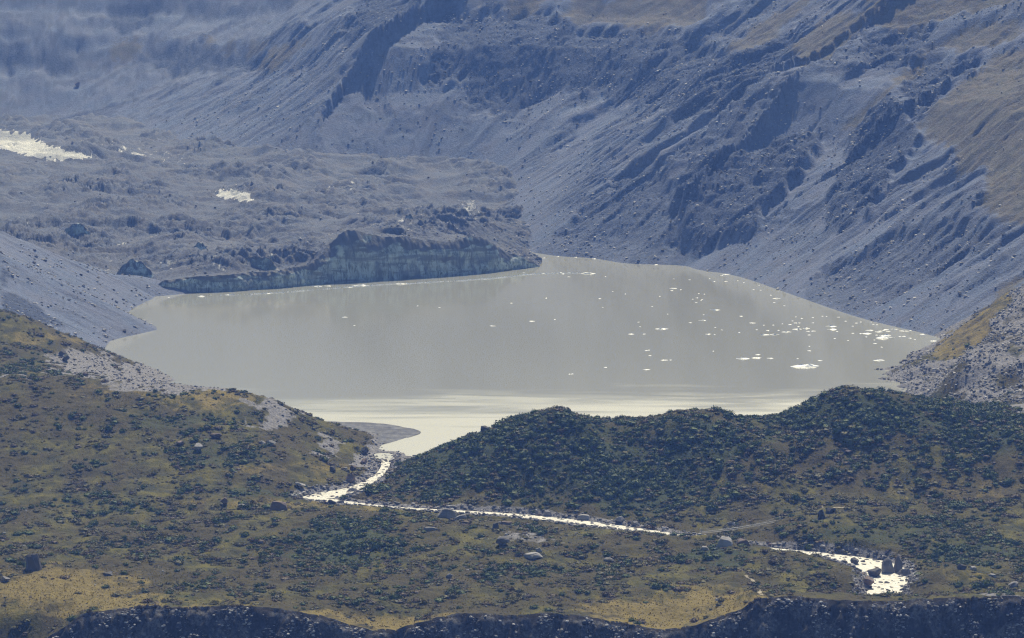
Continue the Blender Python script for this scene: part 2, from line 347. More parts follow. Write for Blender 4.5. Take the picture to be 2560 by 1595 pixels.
def mat_mountain():  # blue-grey rock; scree and crag tinted bluer to stand in for distance haze
    m = NT('mountain'); co = m.coord()
    a = m.noise(co, .22, 6, .75); b = m.noise(co, .02, 5, .6); sp = m.noise(co, .5, 2, .5)
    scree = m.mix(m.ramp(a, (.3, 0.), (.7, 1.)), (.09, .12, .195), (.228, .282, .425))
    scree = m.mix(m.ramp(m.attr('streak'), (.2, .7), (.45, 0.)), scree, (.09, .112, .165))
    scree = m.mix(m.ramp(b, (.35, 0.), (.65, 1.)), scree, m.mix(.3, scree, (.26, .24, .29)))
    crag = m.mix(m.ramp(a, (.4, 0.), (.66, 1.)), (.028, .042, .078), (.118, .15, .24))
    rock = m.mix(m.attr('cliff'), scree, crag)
    gr = m.mix(m.ramp(m.noise(co, .05, 5, .6), (.35, 0.), (.65, 1.)), (.155, .122, .058), (.10, .10, .05))
    gr = m.mix(m.ramp(m.noise(co, .25, 5, .7), (.45, 0.), (.7, 1.)), gr, (.19, .17, .12))
    gm = m.math('ADD', m.math('MULTIPLY', m.attr('grass'), 1.25), m.math('MULTIPLY', m.math('SUBTRACT', m.noise(co, .09, 6, .75), .5), 2.6))
    c = m.mix(m.ramp(gm, (.35, 0.), (1.0, .8)), rock, gr)
    speck = m.ramp(sp, (.66, 0.), (.72, 1.))
    c = m.mix(m.math('MULTIPLY', speck, .55), c, (.34, .33, .31))
    m.bump(m.math('ADD', a, m.math('MULTIPLY', sp, .5)), 2.2); return m.fin(c)

def mat_valley():
    m = NT('valley'); co = m.coord((1, .55, 1))
    big = m.noise(co, .016, 5, .6, .6); mid = m.noise(co, .07, 5, .65, .5); fine = m.noise(co, .4, 5, .7)
    olive = m.mix(m.ramp(mid, (.4, 0.), (.62, 1.)), (.042, .045, .006), (.14, .125, .013))
    brown = m.mix(m.ramp(fine, (.35, 0.), (.65, 1.)), (.04, .034, .007), (.085, .068, .011))
    c = m.mix(m.ramp(big, (.42, 0.), (.56, 1.)), olive, brown)
    gold = m.mix(m.ramp(fine, (.3, 0.), (.7, 1.)), (.195, .15, .032), (.29, .222, .06))
    gm = m.math('ADD', m.attr('gold'), m.math('MULTIPLY', m.math('SUBTRACT', mid, .5), 2.2))
    c = m.mix(m.ramp(gm, (.35, 0.), (.9, .9)), c, gold)
    green = m.mix(m.ramp(fine, (.3, 0.), (.7, 1.)), (.018, .033, .007), (.06, .08, .013))
    gg = m.math('ADD', m.attr('shrub'), m.math('MULTIPLY', m.math('SUBTRACT', fine, .5), .9))
    c = m.mix(m.ramp(gg, (.45, 0.), (.7, 1.)), c, green)
    stone = m.mix(m.ramp(fine, (.35, 0.), (.65, 1.)), (.15, .147, .155), (.33, .32, .33))
    rm = m.math('ADD', m.attr('stone'), m.math('MULTIPLY', m.math('SUBTRACT', mid, .5), .9))
    c = m.mix(m.ramp(rm, (.42, 0.), (.6, 1.)), c, stone)
    m.bump(m.math('ADD', fine, mid), 1.6); return m.fin(c)

def mat_till():
    m = NT('till'); co = m.coord()
    a = m.noise(co, .35, 6, .78); b = m.noise(m.coord((1, 1, .5)), .06, 6, .7)
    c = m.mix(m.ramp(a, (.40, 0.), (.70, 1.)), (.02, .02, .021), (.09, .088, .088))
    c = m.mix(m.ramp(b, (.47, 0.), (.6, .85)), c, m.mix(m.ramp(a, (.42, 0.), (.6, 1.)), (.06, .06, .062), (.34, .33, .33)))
    rim = m.attr('rim')
    c = m.mix(m.ramp(m.math('ADD', rim, m.math('MULTIPLY', m.math('SUBTRACT', a, .5), 1.2)), (.45, 0.), (.6, 1.)), c, (.04, .03, .018))
    m.bump(a, 1.2); return m.fin(c)

def mat_rock(name, lo, hi, red=.0):
    m = NT(name); co = m.coord()
    oi = m.n('ShaderNodeObjectInfo')
    a = m.noise(co, .9, 6, .65); b = m.noise(co, .25, 3, .5)
    c = m.mix(m.ramp(a, (.3, 0.), (.7, 1.)), lo, hi)
    c = m.mix(m.ramp(b, (.55, 0.), (.75, .6)), c, tuple(q * .6 for q in lo))
    v = m.n('ShaderNodeHueSaturation'); m.l(c, v.inputs['Color']); m.l(m.math('ADD', m.math('MULTIPLY', oi.outputs['Random'], .7), .65), v.inputs['Value'])
    m.bump(a, .5); return m.fin(v.outputs[0], .85, .3)

def mat_leaf(name, lo, hi):
    m = NT(name); co = m.coord(); oi = m.n('ShaderNodeObjectInfo')
    c = m.mix(oi.outputs['Random'], lo, hi)
    a = m.noise(co, 1.3, 3, .6)
    c = m.mix(m.ramp(a, (.35, 0.), (.7, 1.)), c, tuple(min(1, q * 1.7) for q in hi))
    m.fin(c, .7, .25); return m.m

def mat_water(name, base, ruffle):
    m = NT(name); co = m.coord()
    if ruffle:                                      # wind-ruffled streaks lie across the near end of the lake
        sx = m.n('ShaderNodeSeparateXYZ'); m.l(co, sx.inputs[0])
        st = m.mix(.45, m.noise(m.coord((.0022, .008, 1)), 1., 4, .5, 1.2), m.noise(m.coord((.006, .022, 1)), 1., 4, .55, 1.))
        edge = m.math('ADD', m.math('MULTIPLY', m.math('SUBTRACT', 3690., sx.outputs[1]), .0045), m.math('MULTIPLY', sx.outputs[0], .0006))
        r = m.math('ADD', edge, m.math('MULTIPLY', m.math('SUBTRACT', st, .5), 4.))
        rf = m.ramp(r, (0., 0.), (1., 1.))
        rough = m.math('ADD', .10, m.math('MULTIPLY', rf, .31))
        bstr = m.noise(m.coord((1, .35, 1)), .25, 3, .6)
        m.bump(bstr, .02)
        return m.fin(base, rough, .5)
    a = m.noise(m.coord((1, 1, 1)), .22, 5, .7)
    c = m.mix(m.ramp(a, (.38, 0.), (.58, 1.)), base, (.85, .82, .70))  # cream stands for white foam and for sun glint put into the colour
    m.bump(m.noise(co, .5, 4, .7), .6)
    return m.fin(c, .35, .5)

def mat_ice(name, white):
    m = NT(name); co = m.coord((1, 1, .35)); b = m.noise(co, .05, 5, .6); a = m.noise(m.coord((1, 1, .45)), .13, 6, .7)
    if white:
        c = m.mix(m.ramp(m.noise(m.coord(), .35, 4, .6), (.3, 0.), (.6, 1.)), (.80, .86, .92), (.90, .94, .98))
        return m.fin(c, .5, .4)
    c = m.mix(m.ramp(a, (.38, 0.), (.56, 1.)), (.17, .225, .26), (.52, .64, .66))
    c = m.mix(m.ramp(b, (.5, 0.), (.62, .85)), c, (.12, .145, .18))
    band = m.noise(m.coord((.012, .012, .11)), 1., 4, .6, .4); c = m.mix(m.ramp(band, (.52, 0.), (.6, .8)), c, (.13, .155, .19))
    crack = m.noise(m.coord((.12, .12, .012)), 1., 3, .5); c = m.mix(m.ramp(m.math('ABSOLUTE', m.math('SUBTRACT', crack, .5)), (0., .9), (.022, 0.)), c, (.05, .07, .09))
    c = m.mix(m.ramp(m.attr('dirt'), (.35, 0.), (.7, 1.)), c, m.mix(a, (.065, .075, .095), (.15, .165, .195)))
    m.bump(a, 2.5); return m.fin(c, .55, .4)

def mat_debris():
    m = NT('debris'); co = m.coord()
    a = m.noise(co, .22, 6, .75); b = m.noise(co, .03, 4, .6); st = m.noise(m.coord((.05, .018, .05)), 1., 6, .72, .8)
    c = m.mix(m.ramp(a, (.3, 0.), (.72, 1.)), (.075, .09, .125), (.215, .245, .315))
    c = m.mix(m.ramp(b, (.4, 0.), (.65, 1.)), c, m.mix(.4, c, (.20, .18, .17)))
    im = m.math('ADD', m.attr('ice'), m.math('MULTIPLY', m.math('SUBTRACT', st, .5), 1.4))
    ice = m.mix(m.ramp(a, (.3, 0.), (.6, 1.)), (.5, .53, .54), (.85, .86, .86))
    c = m.mix(m.ramp(im, (.52, 0.), (.66, 1.)), c, ice)
    m.bump(a, 2.5); return m.fin(c)

def mat_gravel():
    m = NT('wet_gravel'); a = m.noise(m.coord((1, .4, 1)), .12, 6, .75); b = m.noise(m.coord((.4, 1, 1)), .05, 4, .6, 1.)
    c = m.mix(m.ramp(a, (.36, 0.), (.64, 1.)), (.09, .095, .11), (.24, .245, .26)); c = m.mix(m.ramp(b, (.5, 0.), (.58, .7)), c, (.10, .105, .12))
    m.bump(a, .8); return m.fin(c)
def mat_plain(name, c, rough=.6, metal=0.):
    m = NT(name); co = m.coord(); a = m.noise(co, 3., 3, .6)
    cc = m.mix(a, tuple(q * .75 for q in c), tuple(min(1, q * 1.2) for q in c)); m.b.inputs['Metallic'].default_value = metal
    return m.fin(cc, rough, .4)

M = dict(mountain=mat_mountain(), valley=mat_valley(), till=mat_till(), debris=mat_debris(),
         rock=mat_rock('boulder_rock', (.15, .148, .155), (.34, .33, .33)), pale=mat_rock('pale_rock', (.38, .37, .37), (.68, .65, .63)),
         slab=mat_rock('slab_rock', (.20, .195, .195), (.42, .405, .40)), dark=mat_rock('dark_rock', (.055, .054, .056), (.14, .135, .135)), rust=mat_rock('rusty_rock', (.14, .10, .085), (.27, .21, .18)),
         leaf=mat_leaf('dark_leaf', (.022, .045, .007), (.074, .11, .015)), olive=mat_leaf('olive_leaf', (.042, .044, .006), (.088, .08, .011)), tuft=mat_leaf('dry_grass', (.22, .16, .03), (.34, .25, .055)),
         brush=mat_leaf('dry_brush', (.05, .034, .012), (.09, .06, .02)), grey=mat_leaf('grey_leaf', (.05, .055, .045), (.075, .08, .065)),
         lake=mat_water('lake_water', (.465, .468, .40), True), river=mat_water('river_water', (.62, .59, .48), False),
         ice=mat_ice('glacier_ice', False), floe=mat_ice('floe_ice', True))

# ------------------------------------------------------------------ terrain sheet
NC = 720
ys = [2290.]
while ys[-1] < 8300:
    y = ys[-1]
    st = 1.5 if 2375 < y < 2412 else 3. if y < 2412 else 2.4 if y < 3320 else 4.5 if y < 3600 else 4. if y < 4600 else 3.4 if y < 6300 else 5. if y < 7250 else 14
    ys.append(y + st)
ys = np.array(ys); xc = np.linspace(-.178, .178, NC)
GY_, GXc = np.meshgrid(ys, xc, indexing='ij'); GX_ = GXc * GY_
GZ, A = terrain(GX_, GY_)
print('grid', GZ.shape, time.time() - T0)
x, y, z = GX_, GY_, GZ
u, v = A['u'], A['v']; ud, vd = u / D, v / D
# cover
foot_l = np.interp(ud, [0, 600, 700, 850, 900], [2925, 2930, 2960, 3080, 3140])
isleft = (x < -60) & (y > foot_l - 30)
woodfoot = np.interp(ud, [820, 900, 1000, 1500, 1700, 1900, 2100, 2427], [2965, 2960, 2945, 2875, 2860, 2860, 2850, 2850])
wood = (y > woodfoot) & (y < 3240) & ~((x < -60) & (y > 3110)) & (ud > 830)
rocky = (y > 3150 + 60 * pn(x / 60, y / 60, 7)) & (y < 4300) & (ud > 2040)
gold = np.zeros(x.shape); shrub = np.zeros(x.shape); stone = np.zeros(x.shape)
wbu = ud + 55 * fbm(x / 34, y / 55, 4, 351, .6); wbv = vd + 16 * fbm(x / 30, y / 60, 4, 355, .6)
def blob(cu, cv, ru, rv, p=1.):                    # soft patch round a photo position (2427 px view)
    return np.clip(1.5 - np.sqrt(((wbu - cu) / ru) ** 2 + ((wbv - cv) / rv) ** 2) * 1.1, 0, 1) * p
for b in ((120, 1400, 260, 55), (300, 1440, 300, 25), (920, 1475, 200, 22), (700, 1450, 160, 14), (1560, 1470, 170, 35), (1700, 1430, 170, 40), (1500, 1440, 120, 25), (700, 1195, 260, 14, .7), (520, 945, 130, 22, .75), (800, 1110, 90, 28, .5), (600, 1110, 80, 22, .5), (1800, 1120, 200, 60, .3), (2200, 1150, 260, 60, .35), (2330, 1365, 110, 25, .4), (350, 930, 200, 22, .5), (120, 800, 130, 16, .6), (1950, 1350, 120, 30, .3)):
    gold = np.maximum(gold, blob(*b))
for b in ((820, 1290, 150, 70, .8), (1200, 1360, 160, 30, .5), (1680, 1320, 120, 25, .7), (420, 1000, 180, 28, .6), (500, 1080, 150, 40, .6), (60, 860, 120, 45, .5), (400, 935, 120, 20, .6), (300, 1390, 110, 14, .7), (420, 1395, 90, 12, .6), (60, 1440, 70, 14, .8), (600, 1165, 160, 14, .6), (250, 1200, 140, 30, .5), (1250, 1050, 260, 120, .9), (1500, 1120, 300, 100, 1), (1050, 1140, 130, 60, .7), (2000, 980, 300, 60, .9), (1650, 1060, 200, 80, .9), (2350, 1010, 220, 70, .85), (2150, 1080, 250, 60, .5), (1100, 1090, 200, 70, .8), (2100, 1260, 250, 40, .6), (2300, 1310, 160, 40, .7)):
    shrub = np.maximum(shrub, blob(*b))
for b in ((350, 890, 140, 38, 1.), (200, 860, 90, 40, .9), (470, 915, 110, 18, .9), (650, 980, 60, 38, .85), (770, 1060, 50, 34, .7), (590, 955, 50, 10, .6), (1250, 1275, 100, 26, .55), (880, 1100, 40, 14, .8), (2380, 1415, 50, 12, .6), (60, 890, 30, 8, .7)):
    stone = np.maximum(stone, blob(*b))
shrub = shrub * (1 - .65 * gold)
stone = np.maximum(stone, np.where((A['d'] < A['rw'] + 13) & (y < 3260), 1 - .05 * np.maximum(A['d'] - A['rw'], 0), 0))
stone = np.where(rocky, np.maximum(stone, np.clip(.62 + .5 * fbm(x / 45, y / 60, 3, 323), .2, .9)), stone)
stone = np.where(rocky, stone - .9 * A['g'], stone); gold = np.where(rocky, np.maximum(gold, A['g'] * .75), gold)
stone = np.where((z < 2.5) & (y > 3110) & (y < 4300), 1, stone)
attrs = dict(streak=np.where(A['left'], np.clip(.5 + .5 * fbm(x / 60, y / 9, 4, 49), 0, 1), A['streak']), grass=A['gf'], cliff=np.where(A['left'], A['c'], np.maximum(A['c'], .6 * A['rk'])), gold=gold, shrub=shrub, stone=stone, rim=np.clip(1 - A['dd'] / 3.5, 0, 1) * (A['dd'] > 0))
V = np.stack([x, y, z], -1).reshape(-1, 3); FC = grid_faces(*x.shape)
fm = lambda a: a.ravel()[FC[:, 0]]
reg = np.zeros(x.shape, np.int8)                                         # valley floor
reg[(y > foot_l) & (x < -60) & (y <= 3960)] = 1                          # grassy hill
reg[wood] = 2
reg[rocky] = 3
reg[(y >= 3960) & (x < -60) & A['left']] = 4
reg[((y > 3960) & (x < -60) & ~A['left']) | ((x >= -60) & (y > 4235)) | ((y > 4235) & ~A['left'])] = 5
reg[A['dd'] > 0] = 6
rf = fm(reg); keep = (V[FC, 2].max(1) > -6) | (fm(y) < 3150)
for i, (nm, mt, lb, ct) in enumerate((
        ('valley_floor', 'valley', 'rolling valley floor of tussock grass and low scrub in front of the lake', 'valley floor'),
        ('grassy_hill', 'valley', 'grassy hill with bare scree on its lake side, left of the outlet', 'hill'),
        ('scrub_hill', 'valley', 'long dark green scrub-covered hill between the lake and the river', 'hill'),
        ('boulder_moraine', 'valley', 'rubble moraine with patches of grass at the right end of the lake', 'moraine'),
        ('left_mountainside', 'mountain', 'grey scree slope running down to the left shore of the lake', 'slope'),
        ('mountainside', 'mountain', 'hazy blue-grey mountain wall of cliffs and scree behind the lake', 'mountain'),
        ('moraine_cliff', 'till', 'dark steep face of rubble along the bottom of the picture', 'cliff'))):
    mk = (rf == i) & keep
    if mk.any(): link(nm, submesh(nm, V, FC, mk, attrs), M[mt], None, lb, ct, None, 'structure')

# ground below the near cliff and under the camera
gx = np.array([[-900, -400, -80], [900, -400, -80], [900, 2330, -74.], [-900, 2330, -74.]])
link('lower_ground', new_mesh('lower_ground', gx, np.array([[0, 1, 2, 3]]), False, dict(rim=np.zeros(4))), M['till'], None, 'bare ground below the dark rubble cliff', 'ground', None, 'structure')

# ------------------------------------------------------------------ water
lk = np.array([[-620, 3172, 0], [700, 3172, 0], [700, 5600, 0], [-620, 5600, 0.]])
link('lake', new_mesh('lake', lk, np.array([[0, 1, 2, 3]]), False), M['lake'], None, 'milky grey glacial lake filling the valley below the mountains', 'lake', None, 'structure')
tn = np.gradient(RIVER[:, :2], axis=0); tn /= np.linalg.norm(tn, axis=1)[:, None]; nn = np.stack([tn[:, 1], -tn[:, 0]], 1)
k = np.linspace(-1.12, 1.12, 9)
RV = np.concatenate([RIVER[:, None, :2] + nn[:, None] * (k[None, :, None] * RIVER[:, 3][:, None, None]), np.repeat(RIVER[:, None, 2:3], 9, 1)], -1)
link('river', new_mesh('river', RV.reshape(-1, 3), grid_faces(len(RIVER), 9)), M['river'], None, 'bright whitewater river winding from the lake outlet through the valley', 'river', None, 'structure')


# ------------------------------------------------------------------ ground lookup and what the photo can see of it
EL = (GZ - H) / GY_
CM = np.maximum.accumulate(EL, 0); VIS = EL >= CM - .0006
def ground(px, py):
    r = np.clip(np.interp(py, ys, np.arange(len(ys))), 0, len(ys) - 1.001); c = np.clip(np.interp(px / py, xc, np.arange(NC)), 0, NC - 1.001)
    i, j = r.astype(int), c.astype(int); fr, fc = r - i, c - j
    g = lambda a: a[i, j] * (1 - fr) * (1 - fc) + a[i + 1, j] * fr * (1 - fc) + a[i, j + 1] * (1 - fr) * fc + a[i + 1, j + 1] * fr * fc
    return g
def gz(px, py): return ground(np.asarray(px, float), np.asarray(py, float))(GZ)
def hit(u, v):
    """the ground point seen at a photo pixel"""
    xcv = (u - 1280) / F / (CP - (v - 797.5) / F * SP); j = int(np.argmin(np.abs(xc - xcv)))
    e = -tan_dep(v); i = int(np.argmax(EL[:, j] >= e))
    if i > 0:
        f = (e - EL[i - 1, j]) / max(1e-9, EL[i, j] - EL[i - 1, j]); Y = ys[i - 1] + f * (ys[i] - ys[i - 1])
    else: Y = ys[0]
    return np.array([xcv * Y, Y, H + e * Y])

# ------------------------------------------------------------------ glacier
GF = [(0, 606, None, 46), (150, 662, None, 27), (270, 704, None, 12), (345, 728, None, 3)]       # land contact on the left: px u, v, -, height
GFRONT = [(375, 735, 730), (395, 735, 712), (408, 735, 703), (450, 733, 696), (520, 731, 690), (560, 729, 688), (600, 727, 683), (650, 723, 680), (700, 720, 676), (740, 717, 669), (780, 712, 660), (815, 709, 640), (840, 707, 613), (886, 704, 577), (930, 702, 580), (978, 699, 594), (1027, 696, 588), (1077, 693, 599), (1151, 688, 602), (1195, 684, 587), (1237, 680, 599), (1272, 676, 629), (1311, 671, 639), (1335, 668.5, 655), (1349, 667, 666)]
fp = [tuple(at_z(u, v, z) + [-48 * q_, 0, 12 * q_]) + (.5,) for (u, v, _, z), q_ in zip(GF, (1., 1., 1., .5))]
for u, vb, vt in GFRONT:
    p = at_z(u, vb, 0); hgt = max(1., (vb - vt) * p[1] / F * .985); fp.append((p[0], p[1], 0, hgt))
fp = np.array(fp); NG = 620
fl = np.concatenate([[0], np.cumsum(np.linalg.norm(np.diff(fp[:, :2], axis=0), axis=1))]); ft = np.linspace(0, fl[-1], NG)
FX, FY_, FZ, FH = (np.interp(ft, fl, fp[:, k]) for k in range(4))
FH = FH * (1 + .04 * fbm(ft / 22, ft * 0, 4, 201)) ; FH = np.where(FH > 4, FH + .9 * fbm(ft / 8, ft * 0, 3, 205), FH)
kp = [(-1500, 6700), (-1250, 6900)] + [tuple(dz(u, v, z)[:2]) for u, v, z in ((0, 285, 125), (250, 298, 118), (400, 343, 100), (600, 407, 78), (1000, 422, 62), (1188, 458, 45), (1215, 535, 22), (1292, 606, 0))]
kp = chaikin(kp, 2); kd = np.gradient(kp, axis=0); kd /= np.linalg.norm(kd, axis=1)[:, None]; kp = kp + np.stack([-kd[:, 1], kd[:, 0]], 1) * (45 * np.clip((len(kp) - 3 - np.arange(len(kp))) / 8, 0, 1))[:, None]; kl = np.concatenate([[0], np.cumsum(np.linalg.norm(np.diff(kp, axis=0), axis=1))])
kt = np.interp(ft, [0, ft[-1] * .24, ft[-1] * .6, ft[-1]], [0, kl[-1] * .42, kl[-1] * .80, kl[-1]])
KX, KY = np.interp(kt, kl, kp[:, 0]), np.interp(kt, kl, kp[:, 1])
gc = [dz(u, v, z) for u, v, z in ((600, 575, 40), (420, 600, 34), (300, 560, 48), (150, 570, 46), (1000, 500, 60), (800, 450, 64), (550, 460, 70), (200, 450, 80), (100, 350, 116), (50, 500, 64), (850, 420, 74), (600, 500, 56), (750, 560, 48), (1150, 490, 40), (1180, 560, 30), (300, 400, 92), (0, 420, 92), (0, 540, 58), (300, 640, 22), (500, 625, 28))]
for i in range(0, NG, 14): gc.append(np.array([FX[i], FY_[i], FZ[i] + FH[i]]))
for i in range(0, NG, 25): gc.append(np.array([KX[i], KY[i], gz(KX[i], KY[i]) - 9]))
GT = tps_fit(gc)
NCL, NSF = 26, 300
tx = np.gradient(FX); ty = np.gradient(FY_); tl_ = np.hypot(tx, ty); bx, by = -ty / tl_, tx / tl_
bx = np.convolve(np.pad(bx, 20, 'edge'), np.ones(41) / 41, 'valid'); by = np.convolve(np.pad(by, 20, 'edge'), np.ones(41) / 41, 'valid')
hfr = np.linspace(0, 1, NCL)[:, None]
flute = (ridged(ft / 13, ft * 0, 3, 211)[None] * 1.6 + fbm(ft[None] / 7 + hfr * .6, hfr * 3, 3, 215) * 1.3 + fbm(ft[None] / 40, hfr * 1.2 + 3, 3, 218) * 4.) * np.clip(FH / 20, 0, 1.2)
back = (.16 * hfr + .16 * hfr ** 4) * FH - flute * sm(0, .15, hfr) * (1 - .4 * hfr)
cx_ = FX + bx * back; cy_ = FY_ + by * back; cz_ = FZ - 1.5 + (FH + 1.5) * hfr
q = np.linspace(0, 1, NSF + 1)[1:, None] ** 1.25
sx_ = cx_[-1] * (1 - q) + KX * q; sy_ = cy_[-1] * (1 - q) + KY * q
dist = np.hypot(sx_ - cx_[-1], sy_ - cy_[-1])
sz_ = tps_eval(GT, sx_, sy_); s0 = sz_[0] - cz_[-1]; sz_ = sz_ - s0 * np.exp(-dist / 25)
amp = sm(0, 60, dist) * sm(0, .03, 1 - q); pat = np.clip(.55 + .9 * fbm(sx_ / 130, sy_ / 170, 2, 237), .15, 1.2)
rid = ridged(sx_ / 75 + fbm(sx_ / 60, sy_ / 60, 2, 221), sy_ / 60, 4, 223, .55)
sz_ = sz_ + amp * (rid * 10 * pat - 5 + fbm(sx_ / 210, sy_ / 170, 3, 227) * 11 + fbm(sx_ / 12, sy_ / 12, 4, 229, .6) * 2.4 * pat + ridged(sx_ / 28, sy_ / 34, 3, 235, .6) * 2.8 * pat)
gX, gY, gZ = np.vstack([cx_, sx_]), np.vstack([cy_, sy_]), np.vstack([cz_, sz_])
gu, gv = proj(gX, gY, gZ); gu, gv = gu / D, gv / D
gslope = np.zeros(gX.shape); gslope[1:] = (gZ[1:] - gZ[:-1]) / np.maximum(.5, np.hypot(gX[1:] - gX[:-1], gY[1:] - gY[:-1]))
wu = gu + 14 * fbm(gX / 14, gY / 50, 3, 231); wv = gv + 6 * fbm(gX / 20, gY / 40, 3, 233)
ice = .18 * sm(.5, 1., gslope) * sm(660, 600, gv) + .0 * gX
for p in ([(-40, 305), (60, 314), (112, 345), (225, 368), (190, 381), (100, 377), (60, 366), (-40, 342)], [(508, 450), (560, 449), (608, 462), (595, 476), (530, 472)]):
    ice = np.maximum(ice, .95 * in_poly(wu, wv, p))
for p in ([(220, 340), (330, 372), (400, 380), (450, 395), (455, 370), (380, 350), (260, 335)], [(925, 525), (945, 500), (975, 490), (985, 520), (960, 550)], [(1080, 470), (1110, 465), (1140, 500), (1125, 525), (1090, 490)], [(870, 530), (900, 520), (915, 545), (890, 555)], [(245, 600), (270, 580), (300, 560), (290, 590), (262, 625)], [(480, 640), (520, 590), (560, 580), (540, 640)], [(370, 620), (400, 600), (430, 610), (400, 640)], [(620, 610), (650, 590), (690, 610), (650, 640)], [(30, 500), (60, 520), (100, 530), (60, 540)], [(780, 430), (850, 425), (830, 450), (780, 450)]):
    ice = np.maximum(ice, .47 * in_poly(wu, wv, p))
hf_all = np.vstack([np.repeat(hfr, NG, 1), np.ones((NSF, NG))])
dirt = sm(.55, .95, hf_all + .34 * fbm(gX / 30, gZ / 16, 3, 241)) + .45 * sm(.0, .5, fbm(gX / 60, gZ / 16, 3, 243))
gV = np.stack([gX, gY, gZ], -1).reshape(-1, 3); gF = grid_faces(*gX.shape); row = gF[:, 0] // NG
glac = link('glacier', submesh('glacier', gV, gF, row >= NCL - 1, dict(ice=ice)), M['debris'], None, 'rubble-covered grey glacier with patches of white ice reaching down to the lake', 'glacier', None, 'structure')
link('ice_cliff', submesh('ice_cliff', gV, gF, row < NCL - 1, dict(dirt=dirt)), M['ice'], glac, 'sheer fluted blue-grey ice front standing in the lake')

GU, GV = gu * D, gv * D
for q_, (u_, v_, w_, h_) in enumerate(((335, 702, 110, 50), (499, 634, 46, 27), (640, 671, 120, 30), (1022, 562, 32, 26), (190, 590, 80, 30))):
    k_ = np.argmin((GU[NCL:] - u_) ** 2 + (GV[NCL:] - v_) ** 2); r0, c0 = divmod(int(k_), NG); r0 += NCL
    s_ = gY[r0, c0] / F; W_, H_ = w_ * s_, h_ * s_; a_ = np.linspace(-1, 1, 60)[None]; b_ = np.linspace(0, 1, 16)[:, None]
    prof = np.clip(1 - np.abs(a_) ** 2.6, 0, 1) * (1 + .15 * pn(a_ * 3, a_ * 0 + q_, 261))
    X_ = gX[r0, c0] + a_ * W_ / 2 + 0 * b_; Y_ = gY[r0, c0] + b_ ** 1.3 * H_ * .45 + (1 - a_ ** 2) * W_ * .10 + 1.3 * fbm(a_ * W_ / 9, b_ * 1.5 + q_, 3, 263) * np.minimum(1, b_ * 4)
    Z_ = gZ[r0, c0] - 3 + b_ * prof * (H_ + 3) + 0 * a_
    lid = np.stack([X_[-1], Y_[-1] + W_ * .35, gZ[r0, c0] - 4 + .25 * Z_[-1] - .25 * gZ[r0, c0]], -1)
    P_ = np.concatenate([np.stack([X_, Y_, Z_], -1), lid[None]], 0)
    dt = np.concatenate([sm(.6, 1.1, b_ + .3 * fbm(a_ * 4, b_ * 2 + q_, 3, 265)) + sm(.75, 1., np.abs(a_)), np.ones((1, 60))], 0)
    link('ice_face', new_mesh('ice_face', P_.reshape(-1, 3), grid_faces(17, 60), True, dict(dirt=dt)), M['ice'], glac)

# ------------------------------------------------------------------ gravel spit by the outlet
gp = chaikin([tuple(dz(u, v, 0)[:2]) for u, v in ((690, 985), (735, 996), (800, 1000), (870, 1001), (935, 1006), (1015, 1023), (972, 1038), (910, 1054), (862, 1070), (800, 1074), (690, 1050), (690, 985))], 2)[:-1]
gcx, gcy = gp.mean(0); rr = np.linspace(0, 1.06, 26)[1:]
pv_ = np.array([[gcx + (a - gcx) * r, gcy + (b - gcy) * r, 1.1 * (1 - r) ** .6 * 1.0 + .25 - max(0, r - .93) * 6] for r in rr for a, b in gp])
pv_[:, 2] += .3 * fbm(pv_[:, 0] / 5, pv_[:, 1] / 12, 3, 251) + .5 * fbm(pv_[:, 0] / 22, pv_[:, 1] / 40, 3, 253)
pn_ = len(gp); ff = [[i * pn_ + j, i * pn_ + (j + 1) % pn_, (i + 1) * pn_ + (j + 1) % pn_, (i + 1) * pn_ + j] for i in range(len(rr) - 1) for j in range(pn_)]
zz = np.zeros(len(pv_))
link('gravel_spit', new_mesh('gravel_spit', pv_, np.array(ff), True, dict(stone=zz + 1)), mat_gravel(), None, 'low flat grey gravel spit reaching into the lake beside the outlet', 'gravel spit', None, 'structure')

# ------------------------------------------------------------------ source shapes: rocks, shrubs, floes
def ico(sub=2):
    import bmesh
    bm = bmesh.new(); bmesh.ops.create_icosphere(bm, subdivisions=sub, radius=1)
    Vv = np.array([q.co[:] for q in bm.verts]); Ff = np.array([[w_.index for w_ in f.verts] for f in bm.faces]); bm.free(); return Vv, Ff
ICO2, ICO3 = ico(2), ico(3)
def rock_mesh(name, seed, planes=9, base=ICO2, rough=.05):
    r = np.random.default_rng(seed); Vv = base[0].copy()
    for _ in range(planes):
        n = r.normal(size=3); n /= np.linalg.norm(n); d = r.uniform(.45, .8)
        e = np.maximum(Vv @ n - d, 0); Vv -= e[:, None] * n
    Vv += r.normal(size=Vv.shape) * rough * .5; Vv -= Vv.mean(0); Vv /= np.abs(Vv).max(0)
    Vv[:, 2] = Vv[:, 2] * .5 + .38                                       # stands about an eighth in the ground
    return new_mesh(name, Vv * [.5, .5, 1], base[1], False)
